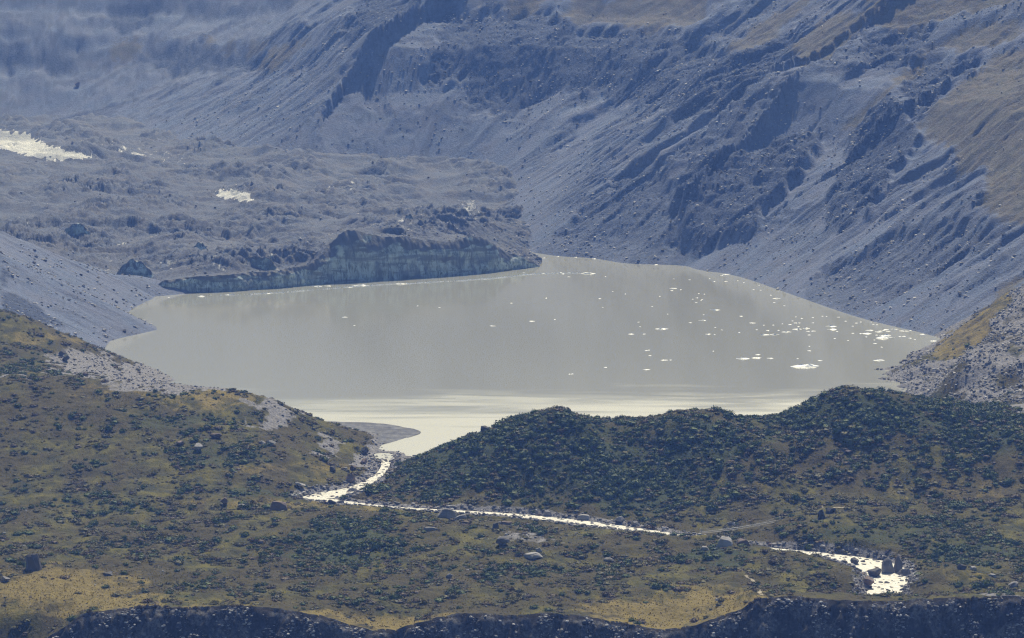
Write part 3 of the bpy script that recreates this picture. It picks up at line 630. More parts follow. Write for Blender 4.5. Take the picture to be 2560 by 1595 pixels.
def block_mesh(name, seed, lean=0.):
    """block-shaped boulder: a subdivided cube cut by planes"""
    r = np.random.default_rng(seed); k = np.linspace(-1, 1, 6); Vv, Ff, o = [], [], 0
    for ax in range(3):
        for sg in (-1, 1):
            a, b = np.meshgrid(k, k, indexing='ij'); p = np.zeros((6, 6, 3)); p[..., ax] = sg; p[..., (ax + 1) % 3] = a * sg; p[..., (ax + 2) % 3] = b
            Vv.append(p.reshape(-1, 3)); Ff.append(grid_faces(6, 6) + o); o += 36
    Vv = np.vstack(Vv); Ff = np.vstack(Ff)
    for _ in range(18):
        n = r.normal(size=3); n[2] = abs(n[2]) * .9; n /= np.linalg.norm(n); d = np.abs(n).sum() * r.uniform(.5, .78)
        e = np.maximum(Vv @ n - d, 0); Vv -= e[:, None] * n
    key = np.round(Vv * 50).astype(int); h = np.sin(key @ np.array([12.9, 78.2, 37.7])[:, None])[:, 0] * 43758.5; h -= np.floor(h); Vv *= (1 + .05 * (h - .5))[:, None]
    Vv /= np.abs(Vv).max(0); tp_ = 1 - r.uniform(.08, .28) * (Vv[:, 2] + 1) * .5; Vv[:, 0] = Vv[:, 0] * tp_ + r.uniform(-.2, .2) * (Vv[:, 2] + 1) * .5; Vv[:, 1] *= tp_; Vv[:, 0] += lean * (Vv[:, 2] + 1) * .5; Vv[:, 2] = Vv[:, 2] * .5 + .38
    return new_mesh(name, Vv * [.5, .5, 1], Ff, False)
def shrub_mesh(name, seed, n=110, tall=1.):
    r = np.random.default_rng(seed); Vv, Ff = [], []
    c = ICO2[0].copy(); lump = 1 + .22 * np.sin(c[:, 0] * 4 + seed) * np.cos(c[:, 1] * 5 + seed * 2) + r.normal(size=len(c)) * .07
    c = c * lump[:, None] * .44; c[:, 2] = c[:, 2] * .8 * tall + .22; Vv.append(c); Ff.append(ICO2[1]); o = len(c)
    for i in range(n):                                                   # leaf sprays standing proud of the crown
        th = r.uniform(0, 2 * math.pi); ph = math.asin(r.uniform(-.1, 1)); rad = r.uniform(.42, .60) * (1 + .2 * math.sin(th * 3 + seed))
        p = np.array([math.cos(th) * math.cos(ph), math.sin(th) * math.cos(ph), math.sin(ph) * .85 * tall]) * rad + [0, 0, .2]
        a = r.normal(size=3); a /= np.linalg.norm(a); b = np.cross(a, r.normal(size=3)); b /= np.linalg.norm(b); s_ = r.uniform(.07, .15)
        Vv.append(np.array([p - a * s_, p + b * s_ * .8, p + a * s_])); Ff.append(np.array([[o, o + 1, o + 2]])); o += 3
    return new_mesh(name, np.vstack(Vv), np.vstack(Ff), False)
def floe_mesh(name, seed, w_, d_, h_, lumps=2):
    r = np.random.default_rng(seed); n = 18; th = np.arange(n) * 2 * math.pi / n
    rad = 1 + .22 * np.sin(th * 2 + r.uniform(0, 6)) + .16 * np.sin(th * 3 + r.uniform(0, 6)) + r.normal(size=n) * .10
    rings = ((1.04, -.5), (1.0, .10), (.90, .30), (.62, .62), (.3, .85))
    top = 1 + .45 * np.sin(th * 1 + r.uniform(0, 6)) + r.normal(size=n) * .2
    Vv = [[rad[k] * q_ * math.cos(th[k]), rad[k] * q_ * math.sin(th[k]), hh * (top[k] if hh > .3 else 1) + r.normal() * .06] for q_, hh in rings for k in range(n)] + [[0, 0, .8]]
    Ff = []
    for i in range(len(rings) - 1):
        for k in range(n): a, b = i * n + k, i * n + (k + 1) % n; Ff += [[a, b, b + n], [a, b + n, a + n]]
    for k in range(n): Ff.append([(len(rings) - 1) * n + k, (len(rings) - 1) * n + (k + 1) % n, len(Vv) - 1])
    Vv = np.array(Vv)
    for _ in range(lumps):                                               # broken pieces standing up from the slab
        a, ro = r.uniform(0, 6.28), r.uniform(0, .6); g = np.exp(-(((Vv[:, 0] - ro * math.cos(a)) ** 2 + (Vv[:, 1] - ro * math.sin(a)) ** 2) / .05)); Vv[:, 2] += g * r.uniform(.3, .9) * (Vv[:, 2] > .1)
    return new_mesh(name, Vv * [w_ / 2, d_ / 2, h_], np.array(Ff), False)
def scatter(name, P, S, ROT, meshes, mat_i, label, cat, parent=None):
    """many small pieces nobody could count: one object, instances on points"""
    src = bpy.data.collections.new(name + '_source')
    for me, mt in meshes:
        o = bpy.data.objects.new(name + '_piece', me)
        if not me.materials: me.materials.append(mt)
        src.objects.link(o)
    me = bpy.data.meshes.new(name); me.vertices.add(len(P)); me.vertices.foreach_set('co', np.ascontiguousarray(P, np.float32).ravel())
    a = me.attributes.new('scl', 'FLOAT_VECTOR', 'POINT'); a.data.foreach_set('vector', np.ascontiguousarray(S, np.float32).ravel())
    a = me.attributes.new('rot', 'FLOAT_VECTOR', 'POINT'); a.data.foreach_set('vector', np.ascontiguousarray(ROT, np.float32).ravel())
    a = me.attributes.new('pick', 'INT', 'POINT'); a.data.foreach_set('value', np.ascontiguousarray(mat_i, np.int32))
    o = link(name, me, None, parent, label, cat, None, 'stuff')
    g = bpy.data.node_groups.new(name, 'GeometryNodeTree')
    g.interface.new_socket('Geometry', in_out='INPUT', socket_type='NodeSocketGeometry'); g.interface.new_socket('Geometry', in_out='OUTPUT', socket_type='NodeSocketGeometry')
    gi, go = g.nodes.new('NodeGroupInput'), g.nodes.new('NodeGroupOutput'); ip = g.nodes.new('GeometryNodeInstanceOnPoints')
    ci = g.nodes.new('GeometryNodeCollectionInfo'); ci.inputs['Collection'].default_value = src; ci.inputs['Separate Children'].default_value = True; ci.inputs['Reset Children'].default_value = True
    def na(nm, ty):
        n = g.nodes.new('GeometryNodeInputNamedAttribute'); n.data_type = ty; n.inputs['Name'].default_value = nm; return n.outputs['Attribute']
    L = g.links.new
    L(gi.outputs[0], ip.inputs['Points']); L(ci.outputs[0], ip.inputs['Instance']); ip.inputs['Pick Instance'].default_value = True
    L(na('pick', 'INT'), ip.inputs['Instance Index']); L(na('rot', 'FLOAT_VECTOR'), ip.inputs['Rotation']); L(na('scl', 'FLOAT_VECTOR'), ip.inputs['Scale'])
    L(ip.outputs[0], go.inputs[0]); md = o.modifiers.new('scatter', 'NODES'); md.node_group = g
    return o

# ------------------------------------------------------------------ boulders one can pick out in the photograph (px u, v of the foot, width, height, depth factor, material, label)
BOULDERS = [
    (2220, 1434, 30, 42, .8, 'rock', 'tall upright grey boulder split down the middle, standing in the river'), (2243, 1432, 26, 46, .8, 'rock', 'tall leaning grey slab, right half of the split boulder in the river'),
    (2137, 1412, 28, 19, .8, 'dark', 'dark rounded boulder on the left bank where the river widens'), (2187, 1443, 37, 27, .9, 'dark', 'big dark rounded boulder at the left edge of the lower river'),
    (2170, 1464, 34, 26, .9, 'rust', 'reddish dark boulder below the big dark one on the left river bank'), (2262, 1440, 30, 22, .9, 'rock', 'grey boulder right of the tall split boulder in the river'),
    (2188, 1403, 15, 7, 1., 'rock', 'small low boulder sitting in midstream above the tall split boulder'), (2217, 1460, 15, 8, 1., 'dark', 'small dark rock in midstream below the big dark boulder'),
    (82, 1421, 44, 43, .9, 'dark', 'large dark block-shaped boulder standing alone at the edge of the left meadow'), (13, 1454, 26, 17, 1., 'rock', 'pale-topped boulder at the left edge in the golden meadow'),
    (697, 1273, 44, 25, .9, 'rust', 'large purple-grey wedge boulder in golden grass left of the river bend'), (562, 1260, 26, 19, 1., 'rust', 'purple-grey boulder in golden grass, furthest left of its three'), (603, 1269, 22, 10, 1., 'rock', 'low boulder between two bigger purple-grey ones near the river bend'),
    (1117, 1292, 50, 22, .8, 'pale', 'large pale slab boulder beside the middle reach of the river'), (1148, 1299, 32, 15, .9, 'rock', 'grey boulder leaning on the large pale slab beside the river'),
    (1257, 1361, 40, 22, .9, 'rock', 'rounded brownish grey boulder in scrub in the middle of the valley'), (1333, 1391, 42, 12, .9, 'pale', 'flat pale slab lying in scrub in the middle foreground'), (1346, 1378, 18, 10, 1., 'pale', 'small pale rock just above the flat pale slab'),
    (1523, 1401, 27, 8, 1., 'pale', 'low pale slab in scrub right of the flat pale slab'), (1075, 1325, 42, 8, .4, 'pale', 'long thin pale slab lying aslant in the scrub'), (1550, 1306, 25, 16, .9, 'rock', 'dark domed boulder on the far river bank near the bend of the hill'),
    (1458, 1296, 32, 13, .8, 'pale', 'pale flat boulder on the far bank of the middle river'), (1368, 1287, 26, 13, .9, 'rock', 'grey boulder on the far bank left of the pale flat one'), (1586, 1313, 20, 13, .9, 'rock', 'grey boulder at the right end of the middle river'), (1240, 1321, 18, 18, .9, 'dark', 'upright dark boulder above the rubble field'), (1264, 1311, 44, 9, .7, 'rust', 'long low reddish slab in the rubble near the river'),
    (1814, 1366, 46, 26, .9, 'pale', 'big pale gable-shaped boulder below the footbridge'), (1857, 1364, 33, 17, .9, 'rust', 'flat-topped pinkish boulder at the head of the lower river'), (1762, 1374, 23, 10, 1., 'rock', 'low grey boulder left of the big gable-shaped one'), (1793, 1344, 13, 6, 1., 'pale', 'small pale rock under the left end of the footbridge'), (1829, 1314, 28, 12, .9, 'rock', 'grey boulder in the scrub behind the footbridge'),
    (2054, 1296, 19, 29, .8, 'dark', 'dark upright boulder beside the track right of the footbridge'), (2077, 1281, 28, 15, .9, 'dark', 'dark low boulder behind the upright one beside the track'),
    (912, 1134, 21, 19, 1., 'dark', 'dark boulder standing at the lake outlet against the water'), (910, 1160, 22, 15, 1., 'rust', 'pale-topped boulder on the grassy bank above the outlet'), (884, 1176, 17, 16, 1., 'rust', 'pinkish boulder with a cleft on the left bank of the outlet stream'), (862, 1175, 19, 9, 1., 'rock', 'low pinkish grey boulder beside the cleft one'), (833, 1179, 18, 15, 1., 'dark', 'dark round boulder alone in the grass left of the outlet stream'),
    (876, 1203, 29, 19, 1., 'rust', 'big reddish boulder on the left bank of the outlet stream'), (750, 1216, 28, 11, 1., 'pale', 'pale domed boulder on the bank above the river bend'), (828, 1260, 18, 12, 1., 'dark', 'dark boulder in the river bend, left of two'), (850, 1260, 21, 10, 1., 'dark', 'dark boulder in the river bend, right of two'), (876, 1230, 24, 12, .5, 'rock', 'leaning grey slab on the right bank inside the river bend'),
    (496, 1124, 30, 17, 1., 'rock', 'grey boulder in dark scrub on the left hillside'), (450, 1111, 20, 10, 1., 'rust', 'reddish rock left of the grey boulder on the hillside'), (676, 1111, 30, 12, 1., 'rock', 'largest rock of the pale cluster high on the grassy hill'), (655, 1110, 18, 9, 1., 'pale', 'pale rock at the left of the cluster on the grassy hill'), (540, 1096, 32, 14, .8, 'rust', 'brown rock patch in dark scrub on the left hill'),
    (1214, 1083, 30, 22, .9, 'dark', 'dark rock outcrop on the left shoulder of the scrub hill'), (155, 889, 21, 15, 1., 'dark', 'dark boulder on the left scree near the grass edge'), (165, 902, 20, 14, 1., 'dark', 'dark boulder just below its twin on the left scree'), (215, 939, 15, 9, 1., 'rust', 'reddish rock low on the left scree'), (313, 948, 9, 6, 1., 'pale', 'bright white rock on the left scree'),
    (193, 217, 15, 15, 1., 'rust', 'dark isolated boulder high on the hazy far left slope'), (2263, 906, 20, 9, 1., 'rust', 'boulder in the water at the right shore of the lake'), (2405, 1424, 24, 16, .9, 'dark', 'dark boulder right of the lower river, behind the grassy mound'), (2432, 1424, 20, 10, .8, 'pale', 'tilted pale slab right of the lower river'), (2482, 1441, 21, 8, 1., 'pale', 'pale flat slab at the far right behind the mound'), (2535, 1466, 30, 14, 1., 'rock', 'grey rubble boulder at the lower right edge'),
    (270, 1438, 38, 9, .8, 'dark', 'long low dark rock at the top of the left meadow'), (690, 1497, 22, 10, 1., 'pale', 'pale rock near the crest in the left foreground'), (1123, 1445, 18, 12, 1., 'rock', 'grey rock in scrub in the centre foreground'), (1191, 1440, 9, 7, 1., 'pale', 'small bright rock in scrub in the centre foreground'), (2120, 1131, 22, 7, 1., 'rust', 'pinkish rock on the upper right hillside'), (2238, 1145, 18, 11, 1., 'dark', 'dark rock in scrub on the right hillside'),
]
nb = 0
def add_boulder(p, w_, h_, df, mt, label, group, seed, rz=None):
    o = link('boulder', block_mesh('boulder', seed, .45 if 'leaning' in label else 0) if any(q_ in label for q_ in ('split', 'slab', 'block', 'upright', 'gable', 'flat', 'wedge')) else rock_mesh('boulder', seed, 14, ICO3 if w_ > 6 else ICO2, .03), M[mt], None, label, 'boulder', group)
    o.location = p; o.scale = (w_, max(w_ * df, .5), h_ * 1.12); o.rotation_euler = (random.uniform(-.08, .08), random.uniform(-.1, .1), random.uniform(-.5, .5) if rz is None else rz)
    return o
for i, (u_, v_, w_, h_, df, mt, lb) in enumerate(BOULDERS):
    p = hit(u_, v_); s_ = p[1] / F
    if u_ == 2263: p = at_z(u_, v_, .0)
    add_boulder(p, w_ * s_, h_ * s_, df, 'slab' if mt == 'pale' else mt, lb, None, 500 + i)

ROCKS = [rock_mesh('rock', 900 + i, 8) for i in range(6)]
def sample(n, y0, y1, umin=-.172, umax=.172):
    py = rng.uniform(y0, y1, n); return rng.uniform(umin, umax, n) * py, py
def idx(px, py): return np.clip(np.searchsorted(ys, py), 0, len(ys) - 1), np.clip(np.searchsorted(xc, px / py), 0, NC - 1)
def yaw(n): return np.stack([rng.normal(0, .15, n), rng.normal(0, .15, n), rng.uniform(0, 6.28, n)], 1)

# river-bank rubble, moraine rubble and valley rocks: the ones that show largest are things of their own
RP = []; rmats = ['rock', 'pale', 'dark', 'rock']
def rocks_at(n, y0, y1, fn, smin, smax, kind, **kw):
    px, py = sample(n, y0, y1, **kw); i, j = idx(px, py); ok = rng.uniform(0, 1, n) < fn(i, j, px, py)
    px, py, i, j = px[ok], py[ok], i[ok], j[ok]; sz = smin + (smax - smin) * rng.uniform(0, 1, len(px)) ** 3.2
    return px, py, gz(px, py), sz, VIS[i, j], kind
river_w = lambda i, j, a, b: np.where((A['d'][i, j] > A['rw'][i, j] - 4) & (A['d'][i, j] < A['rw'][i, j] + 11), 1., np.where(A['d'][i, j] < A['rw'][i, j], .42, 0)) * (b > 2405)
sets = [rocks_at(150000, 2405, 3200, river_w, .9, 4.6, 'grey boulder in the rubble lining the river banks'),
        rocks_at(30000, 3200, 4250, lambda i, j, a, b: (reg[i, j] == 3) * (A['g'][i, j] < .5) * np.clip(.75 + 1.2 * fbm(a / 40, b / 50, 3, 321), .1, 1), .8, 5.0, 'purple-grey block in the rubble moraine right of the lake', umin=.1),
        rocks_at(26000, 2420, 3000, lambda i, j, a, b: np.clip(stone[i, j] * 1.2 + .016, 0, 1) * (A['d'][i, j] > 30) * .8, .8, 4.0, 'grey rock lying in the scrub of the valley floor'),
        rocks_at(30000, 3050, 4100, lambda i, j, a, b: np.where((reg[i, j] == 1) & (stone[i, j] > .6), .8, 0), .7, 3.5, 'grey rock on the bare scree of the left hill', umax=-.02)]
ap = np.concatenate([np.stack([s_[0], s_[1], s_[2], s_[3], s_[4].astype(float), np.full(len(s_[0]), k_)], 1) for k_, s_ in enumerate(sets)])
score = ap[:, 3] / ap[:, 1] * ap[:, 4] * (np.abs(ap[:, 0] / ap[:, 1]) < .144)
big = np.argsort(-score)[:300 - len(BOULDERS)]; rest = np.ones(len(ap), bool); rest[big] = False
RM = [[me.copy() for me in ROCKS] for _ in range(4)]
for me_l, mk_ in zip(RM, ('rock', 'pale', 'dark', 'rust')):
    for me in me_l: me.materials.append(M[mk_])
for n_, b in enumerate(big):
    X_, Y_, Z_, s_, _, k_ = ap[b]; mi = (0, 0, 1, 2, 3)[rng.integers(5)]
    bu, bv = proj(X_, Y_, Z_); z3, x3 = rng.uniform(.6, 1), rng.uniform(.45, .8)
    sz_w = 'large' if s_ > 5.2 else 'middling' if s_ > 3.8 else 'small'; fl_w = 'blocky' if x3 > .66 else 'flattish' if x3 < .56 else 'angular'; cl_w = ('grey', 'pale', 'dark', 'reddish')[mi]
    if k_ == 0: pl_w = 'on the bank near the lake outlet' if bv < 1215 else 'on the bank at the river bend' if bu < 950 else 'on the bank of the middle river, left half' if bu < 1300 else 'on the bank of the middle river, right half' if bu < 1700 else 'on the bank just above the river pool' if bu < 2120 else ('on the left' if bu < 2190 else 'amid the water' if bu < 2260 else 'on the right') + (' of the river pool, upper part' if bv < 1425 else ' of the river pool, middle part' if bv < 1465 else ' of the river pool, lower part')
    elif k_ == 1: pl_w = 'in the right rubble moraine ' + ('by the water' if bu < 2330 and bv > 860 else 'just above the scrub hill' if bv > 985 else 'at its upper end' if bv < 860 else 'at the right edge' if bu > 2470 else 'in its middle')
    elif k_ == 2: pl_w = 'in valley scrub ' + ('left of centre' if bu < 1000 else 'in the centre' if bu < 1700 else 'right of centre')
    else: pl_w = 'on the left hill scree ' + ('near the shore' if bu > 300 else 'near the grass edge')
    lb = ' '.join((sz_w, fl_w, cl_w, 'boulder', pl_w))
    o = link('boulder', RM[mi][rng.integers(6)], None, None, lb, 'boulder', lb.replace('boulder', 'boulders', 1))
    o.location = (X_, Y_, Z_); o.scale = (s_, s_ * z3, s_ * x3 * .75); o.rotation_euler = (rng.normal(0, .2), rng.normal(0, .2), rng.uniform(0, 6.28))
def rock_stuff(name, P, sz, label, pale=.2):
    n = len(P); S = np.stack([sz, sz * rng.uniform(.6, 1, n), sz * rng.uniform(.3, .6, n)], 1)
    scatter(name, P, S, yaw(n), [(me, None) for l_ in RM[:3] for me in l_], rng.choice(18, n, p=np.repeat([.85 - pale, pale, .15], 6) / 6), label, 'rocks')
r_ = ap[rest]; rock_stuff('rubble', r_[:, :3], r_[:, 3], 'countless smaller rocks of river banks, moraine and scree')
# rocks on the far walls, on the glacier and in the near cliff
px, py = sample(170000, 3900, 7000); i, j = idx(px, py); tt_ = A['t'][i, j]
pr = np.where(reg[i, j] == 5, np.clip(.06 + .4 * sm(.0, .5, fbm(A['s'][i, j] / 35, tt_ / 160, 3, 301)) + .45 * A['rk'][i, j], 0, 1) * (tt_ > 0) * (1 - .85 * A['g'][i, j]), np.where(reg[i, j] == 4, .75 * sm(-.1, .5, fbm(px / 60, py / 25, 3, 305)), 0)) * VIS[i, j] * (GZ[i, j] > .3)
ok = rng.uniform(0, 1, len(px)) < pr; px, py = px[ok], py[ok]
rock_stuff('scree_rocks', np.stack([px, py, gz(px, py)], 1), 1.3 + 5. * rng.uniform(0, 1, len(px)) ** 4, 'pale rocks strewn over the far scree slopes and cliffs', .55)
ii = rng.integers(NCL + 2, NCL + NSF - 4, 6000); jj = rng.integers(0, NG, 6000)
rock_stuff('glacier_rocks', np.stack([gX[ii, jj], gY[ii, jj], gZ[ii, jj]], 1), 1. + 4 * rng.uniform(0, 1, 6000) ** 5, 'rocks strewn over the rubble-covered glacier', .5)
px = rng.uniform(-430, 430, 22000); py = crest_y(px) - rng.uniform(1.0, 34, 22000)
cl = fbm(px / 14, py / 22, 3, 311); ok = rng.uniform(0, 1, 22000) < np.clip(.2 + 1.8 * cl, .03, 1); px, py = px[ok], py[ok]
rock_stuff('cliff_rocks', np.stack([px, py, gz(px, py)], 1), .5 + 2.6 * rng.uniform(0, 1, len(px)) ** 3, 'grey rocks sticking out of the dark rubble cliff', .5)

# ------------------------------------------------------------------ shrubs
SHR = [shrub_mesh('shrub', 40 + i, 110, (.9, 1.1, .75, 1.)[i]) for i in range(4)]
SM = []
for mk_ in ('leaf', 'olive', 'brush', 'grey'):
    l_ = [me.copy() for me in SHR]; SM.append(l_)
    for me in l_: me.materials.append(M[mk_])
px, py = sample(420000, 2405, 3900); i, j = idx(px, py); sh = shrub[i, j]; rg = reg[i, j]; nz = fbm(px / 22, py / 34, 4, 401, .65); nz2 = fbm(px / 90, py / 120, 2, 405)
dens = np.where(rg == 2, np.clip(.25 + .75 * sh + 1.1 * nz, .04, 1), np.where(rg == 0, np.clip(.16 + .5 * sh + 1.0 * nz + .5 * nz2 - .75 * gold[i, j], .015, 1), np.where(rg == 1, np.clip(.12 + .6 * sh + .9 * nz - .4 * gold[i, j], .01, 1), np.where(rg == 3, .02, 0))))
dens = dens * np.clip(1.15 - stone[i, j] * 1.3, 0, 1) * (A['d'][i, j] > A['rw'][i, j] + 4) * (GZ[i, j] > -30) * ((py > 3100) | (A['dd'][i, j] < -2)) * ((GZ[i, j] > 1) | (py < 3150))
ok = rng.uniform(0, 1, len(px)) < dens * .8; px, py, i, j, rg, sh = (q_[ok] for q_ in (px, py, i, j, rg, sh)); n = len(px)
sz = (.9 + 6.2 * rng.uniform(0, 1, n) ** 4) * np.clip(1 + .5 * fbm(px / 40, py / 50, 2, 431), .6, 1.5) * np.where(rg == 2, 1.15, np.where(rg == 1, .9, .95))
mk_ = np.where(rng.uniform(0, 1, n) < np.clip(.18 + .62 * sh + .4 * fbm(px / 35, py / 45, 2, 435), 0, .92), 0, np.where(rng.uniform(0, 1, n) < .72, 1, 2)); mk_ = np.where((sh < .3) & (mk_ == 0) & (sz < 3), 1, mk_)
flat = np.where(mk_ == 0, rng.uniform(.7, 1., n), rng.uniform(.4, .75, n))
sc_ = sz / py * VIS[i, j] * (np.abs(px / py) < .143) * np.where(mk_ == 0, 1.15, .9)
big = np.argsort(-sc_)[:286]; rest = np.ones(n, bool); rest[big] = False
Z_ = gz(px, py) - .1 * sz
LBL = {0: ('shrub on the open valley floor in front of the river', 'valley floor shrubs'), 1: ('shrub on the grassy hill left of the lake outlet', 'grassy hill shrubs'), 2: ('shrub on the scrub-covered hill behind the river', 'scrub hill shrubs'), 3: ('shrub on the rubble moraine right of the lake', 'moraine shrubs')}
CN = ('dark green', 'low olive brown', 'dry brown', 'grey green')
su, sv = proj(px, py, Z_)
def spot(u, v):                                    # which landmark a shrub stands by
    if v < 1130 and u < 930: return ('on the far left of the grassy hill' if u < 350 else 'in the middle of the grassy hill' if u < 620 else 'on the outlet side of the grassy hill')
    if u > 930 and v < np.interp(u, [930, 1600, 2560], [1255, 1290, 1250]):
        h = 'atop the scrub hill' if v < np.interp(u, [950, 1360, 2100, 2560], [1170, 1050, 1010, 1060]) + 45 else 'halfway up the scrub hill' if v < 1190 else 'low on the scrub hill'
        return h + (' above the river bend' if u < 1250 else ' below its first summit' if u < 1500 else ' at its middle' if u < 1750 else ' above the footbridge' if u < 2000 else ' below its highest summit' if u < 2280 else ' at the right edge') + (', left side' if u < np.interp(u, [0, 1249, 1250, 1499, 1500, 1749, 1750, 1999, 2000, 2279, 2280, 2600], [1110, 1110, 1375, 1375, 1625, 1625, 1875, 1875, 2140, 2140, 2420, 2420]) else ', right side')
    if u < 800: return 'on the left valley floor ' + ('by the meadow' if v > 1400 else 'below the grassy hill')
    if u < 1200: return 'on the knoll ' + ('in the left centre foreground' if v > 1330 else 'just below the river bend')
    if u < 1720: return 'on the valley floor ' + ('among the centre rubble' if v < 1400 else 'in the centre foreground')
    return 'on the right valley floor ' + ('right of the river pool' if u > 2300 else 'behind the river pool' if u > 2100 and v < 1400 else 'left of the river pool' if u > 1950 else 'below the footbridge') + (', upper part' if v < 1340 else ', lower part')
for b in big:
    h_ = sz[b] * flat[b]; lb = ('tall ' if h_ > 3.9 else 'rounded ' if flat[b] > .85 else 'low ' if flat[b] < .6 else 'spreading ') + CN[mk_[b]].replace('low ', '') + ' shrub ' + spot(su[b], sv[b])
    o = link('shrub', SM[mk_[b]][rng.integers(4)], None, None, lb, 'shrub', lb.replace(' shrub ', ' shrubs '))
    o.location = (px[b], py[b], Z_[b]); o.scale = (sz[b], sz[b] * rng.uniform(.8, 1.2), sz[b] * flat[b]); o.rotation_euler = (0, 0, rng.uniform(0, 6.28))
print('shrubs', n, time.time() - T0)
scatter('scrub', np.stack([px, py, Z_], 1)[rest], np.stack([sz, sz, sz * flat], 1)[rest], np.stack([np.zeros(n), np.zeros(n), rng.uniform(0, 6.28, n)], 1)[rest],
        [(me, None) for l_ in SM for me in l_], (mk_ * 4 + rng.integers(0, 4, n))[rest], 'dense low scrub covering hills and valley floor', 'scrub')
# tussock grass
def tuft_mesh(name, seed):
    r = np.random.default_rng(seed); Vv, Ff = [], []
    for i in range(16):
        th = r.uniform(0, 6.28); p = np.array([math.cos(th), math.sin(th), 0]) * r.uniform(0, .25); tip = p + [math.cos(th) * .3, math.sin(th) * .3, r.uniform(.35, .7)]; w_ = np.array([-math.sin(th), math.cos(th), 0]) * .1
        Vv += [p - w_, p + w_, tip]; Ff.append([3 * i, 3 * i + 1, 3 * i + 2])
    return new_mesh(name, np.array(Vv), np.array(Ff), False)
TU = [tuft_mesh('tussock', 70 + q_) for q_ in range(3)]
for me in TU: me.materials.append(M['tuft'])
tx_, ty2 = sample(90000, 2405, 3500); i, j = idx(tx_, ty2); pr = np.where(np.isin(reg[i, j], (0, 1, 2)), .25 + .6 * gold[i, j] + .5 * fbm(tx_ / 30, ty2 / 40, 3, 411), 0) * (stone[i, j] < .4) * (A['d'][i, j] > A['rw'][i, j] + 5)
ok = rng.uniform(0, 1, len(tx_)) < pr; tx_, ty2 = tx_[ok], ty2[ok]; n_t = len(tx_); ts_ = rng.uniform(.7, 1.5, n_t)
scatter('tussock_grass', np.stack([tx_, ty2, gz(tx_, ty2) - .05], 1), np.repeat(ts_[:, None], 3, 1), np.stack([np.zeros(n_t), np.zeros(n_t), rng.uniform(0, 6.28, n_t)], 1), [(me, None) for me in TU], rng.integers(0, 3, n_t), 'dry golden tussock grass over the valley floor and hills', 'grass')
# dry brush along the edge of the near cliff
bp = []
for a, b, n_ in ((205, 235, 5), (325, 352, 6), (352, 480, 16), (520, 600, 5), (1850, 1935, 6), (2255, 2360, 9), (1480, 1490, 2), (1770, 1800, 4)):
    for _ in range(n_): bp.append(dY(rng.uniform(a, b), 1430, 2400)[0])
for X_ in bp:
    Y_ = float(crest_y(np.array([X_]))[0]) + rng.uniform(-.6, .8); s_ = rng.uniform(1.2, 3.6); bw = 'at the far left' if X_ < -270 else 'left of centre' if X_ < -150 else 'in the centre' if X_ < 100 else 'below the pale path scar' if X_ < 215 else 'right of the river mouth'
    o = link('brush_clump', SM[2][rng.integers(4)], None, None, ('tall ' if s_ > 2.8 else 'small ' if s_ < 1.9 else '') + 'dark brown brush clump on the near cliff edge ' + bw, 'brush', 'brush clumps on the cliff edge ' + bw)
    o.location = (X_, Y_, gz(X_, Y_) - .2); o.scale = (s_, s_, s_ * .8); o.rotation_euler = (0, 0, rng.uniform(0, 6.28))

# ------------------------------------------------------------------ ice floes (zoom coordinates: x, y, width)
FLO = []
for x_, y_, w_, *k_ in ((222, 308, 92), (200, 335, 36), (313, 325, 26), (50, 407, 20), (538, 373, 24), (610, 380, 26), (517, 427, 30), (580, 447, 24), (567, 459, 18), (506, 486, 30), (463, 443, 14), (745, 579, 112), (587, 711, 86), (433, 740, 40), (660, 884, 74), (738, 890, 20), (749, 800, 20), (70, 818, 140), (1070, 658, 40), (1212, 743, 84), (1050, 865, 30), (1448, 393, 32), (1525, 434, 90), (1490, 486, 28), (1618, 527, 26), (1229, 324, 22), (1300, 268, 18), (1318, 330, 18), (880, 131, 80), (827, 145, 30), (965, 126, 32), (735, 221, 28), (880, 219, 44), (1030, 211, 20), (1108, 236, 20), (676, 185, 20), (424, 199, 34), (224, 188, 12), (600, 640, 22), (830, 831, 16), (1270, 829, 28), (1408, 838, 44), (1360, 771, 20), (1480, 770, 24), (1592, 755, 18), (1543, 836, 34), (1370, 891, 120), (1485, 889, 105), (1650, 858, 110), (1770, 822, 115), (1895, 812, 110), (1915, 850, 40), (1983, 846, 58), (1795, 790, 40), (1775, 743, 84), (1690, 764, 40), (1720, 718, 20), (1762, 667, 24), (1838, 686, 36), (1978, 742, 32), (1978, 676, 28), (2095, 659, 20), (2150, 661, 20), (1930, 895, 40), (1933, 1037, 26), (1930, 1094, 42), (722, 1099, 22), (108, 1212, 86), (185, 1210, 34), (1110, 1195, 150), (1268, 1184, 130), (1283, 1143, 72), (1442, 1189, 86), (1785, 1192, 12), (2067, 1217, 50), (1890, 1290, 320), (2253, 939, 24), (2282, 850, 26)):
    FLO.append((1640 + x_ / 5.04, 660 + y_ / 5.04, w_ / 5.04))
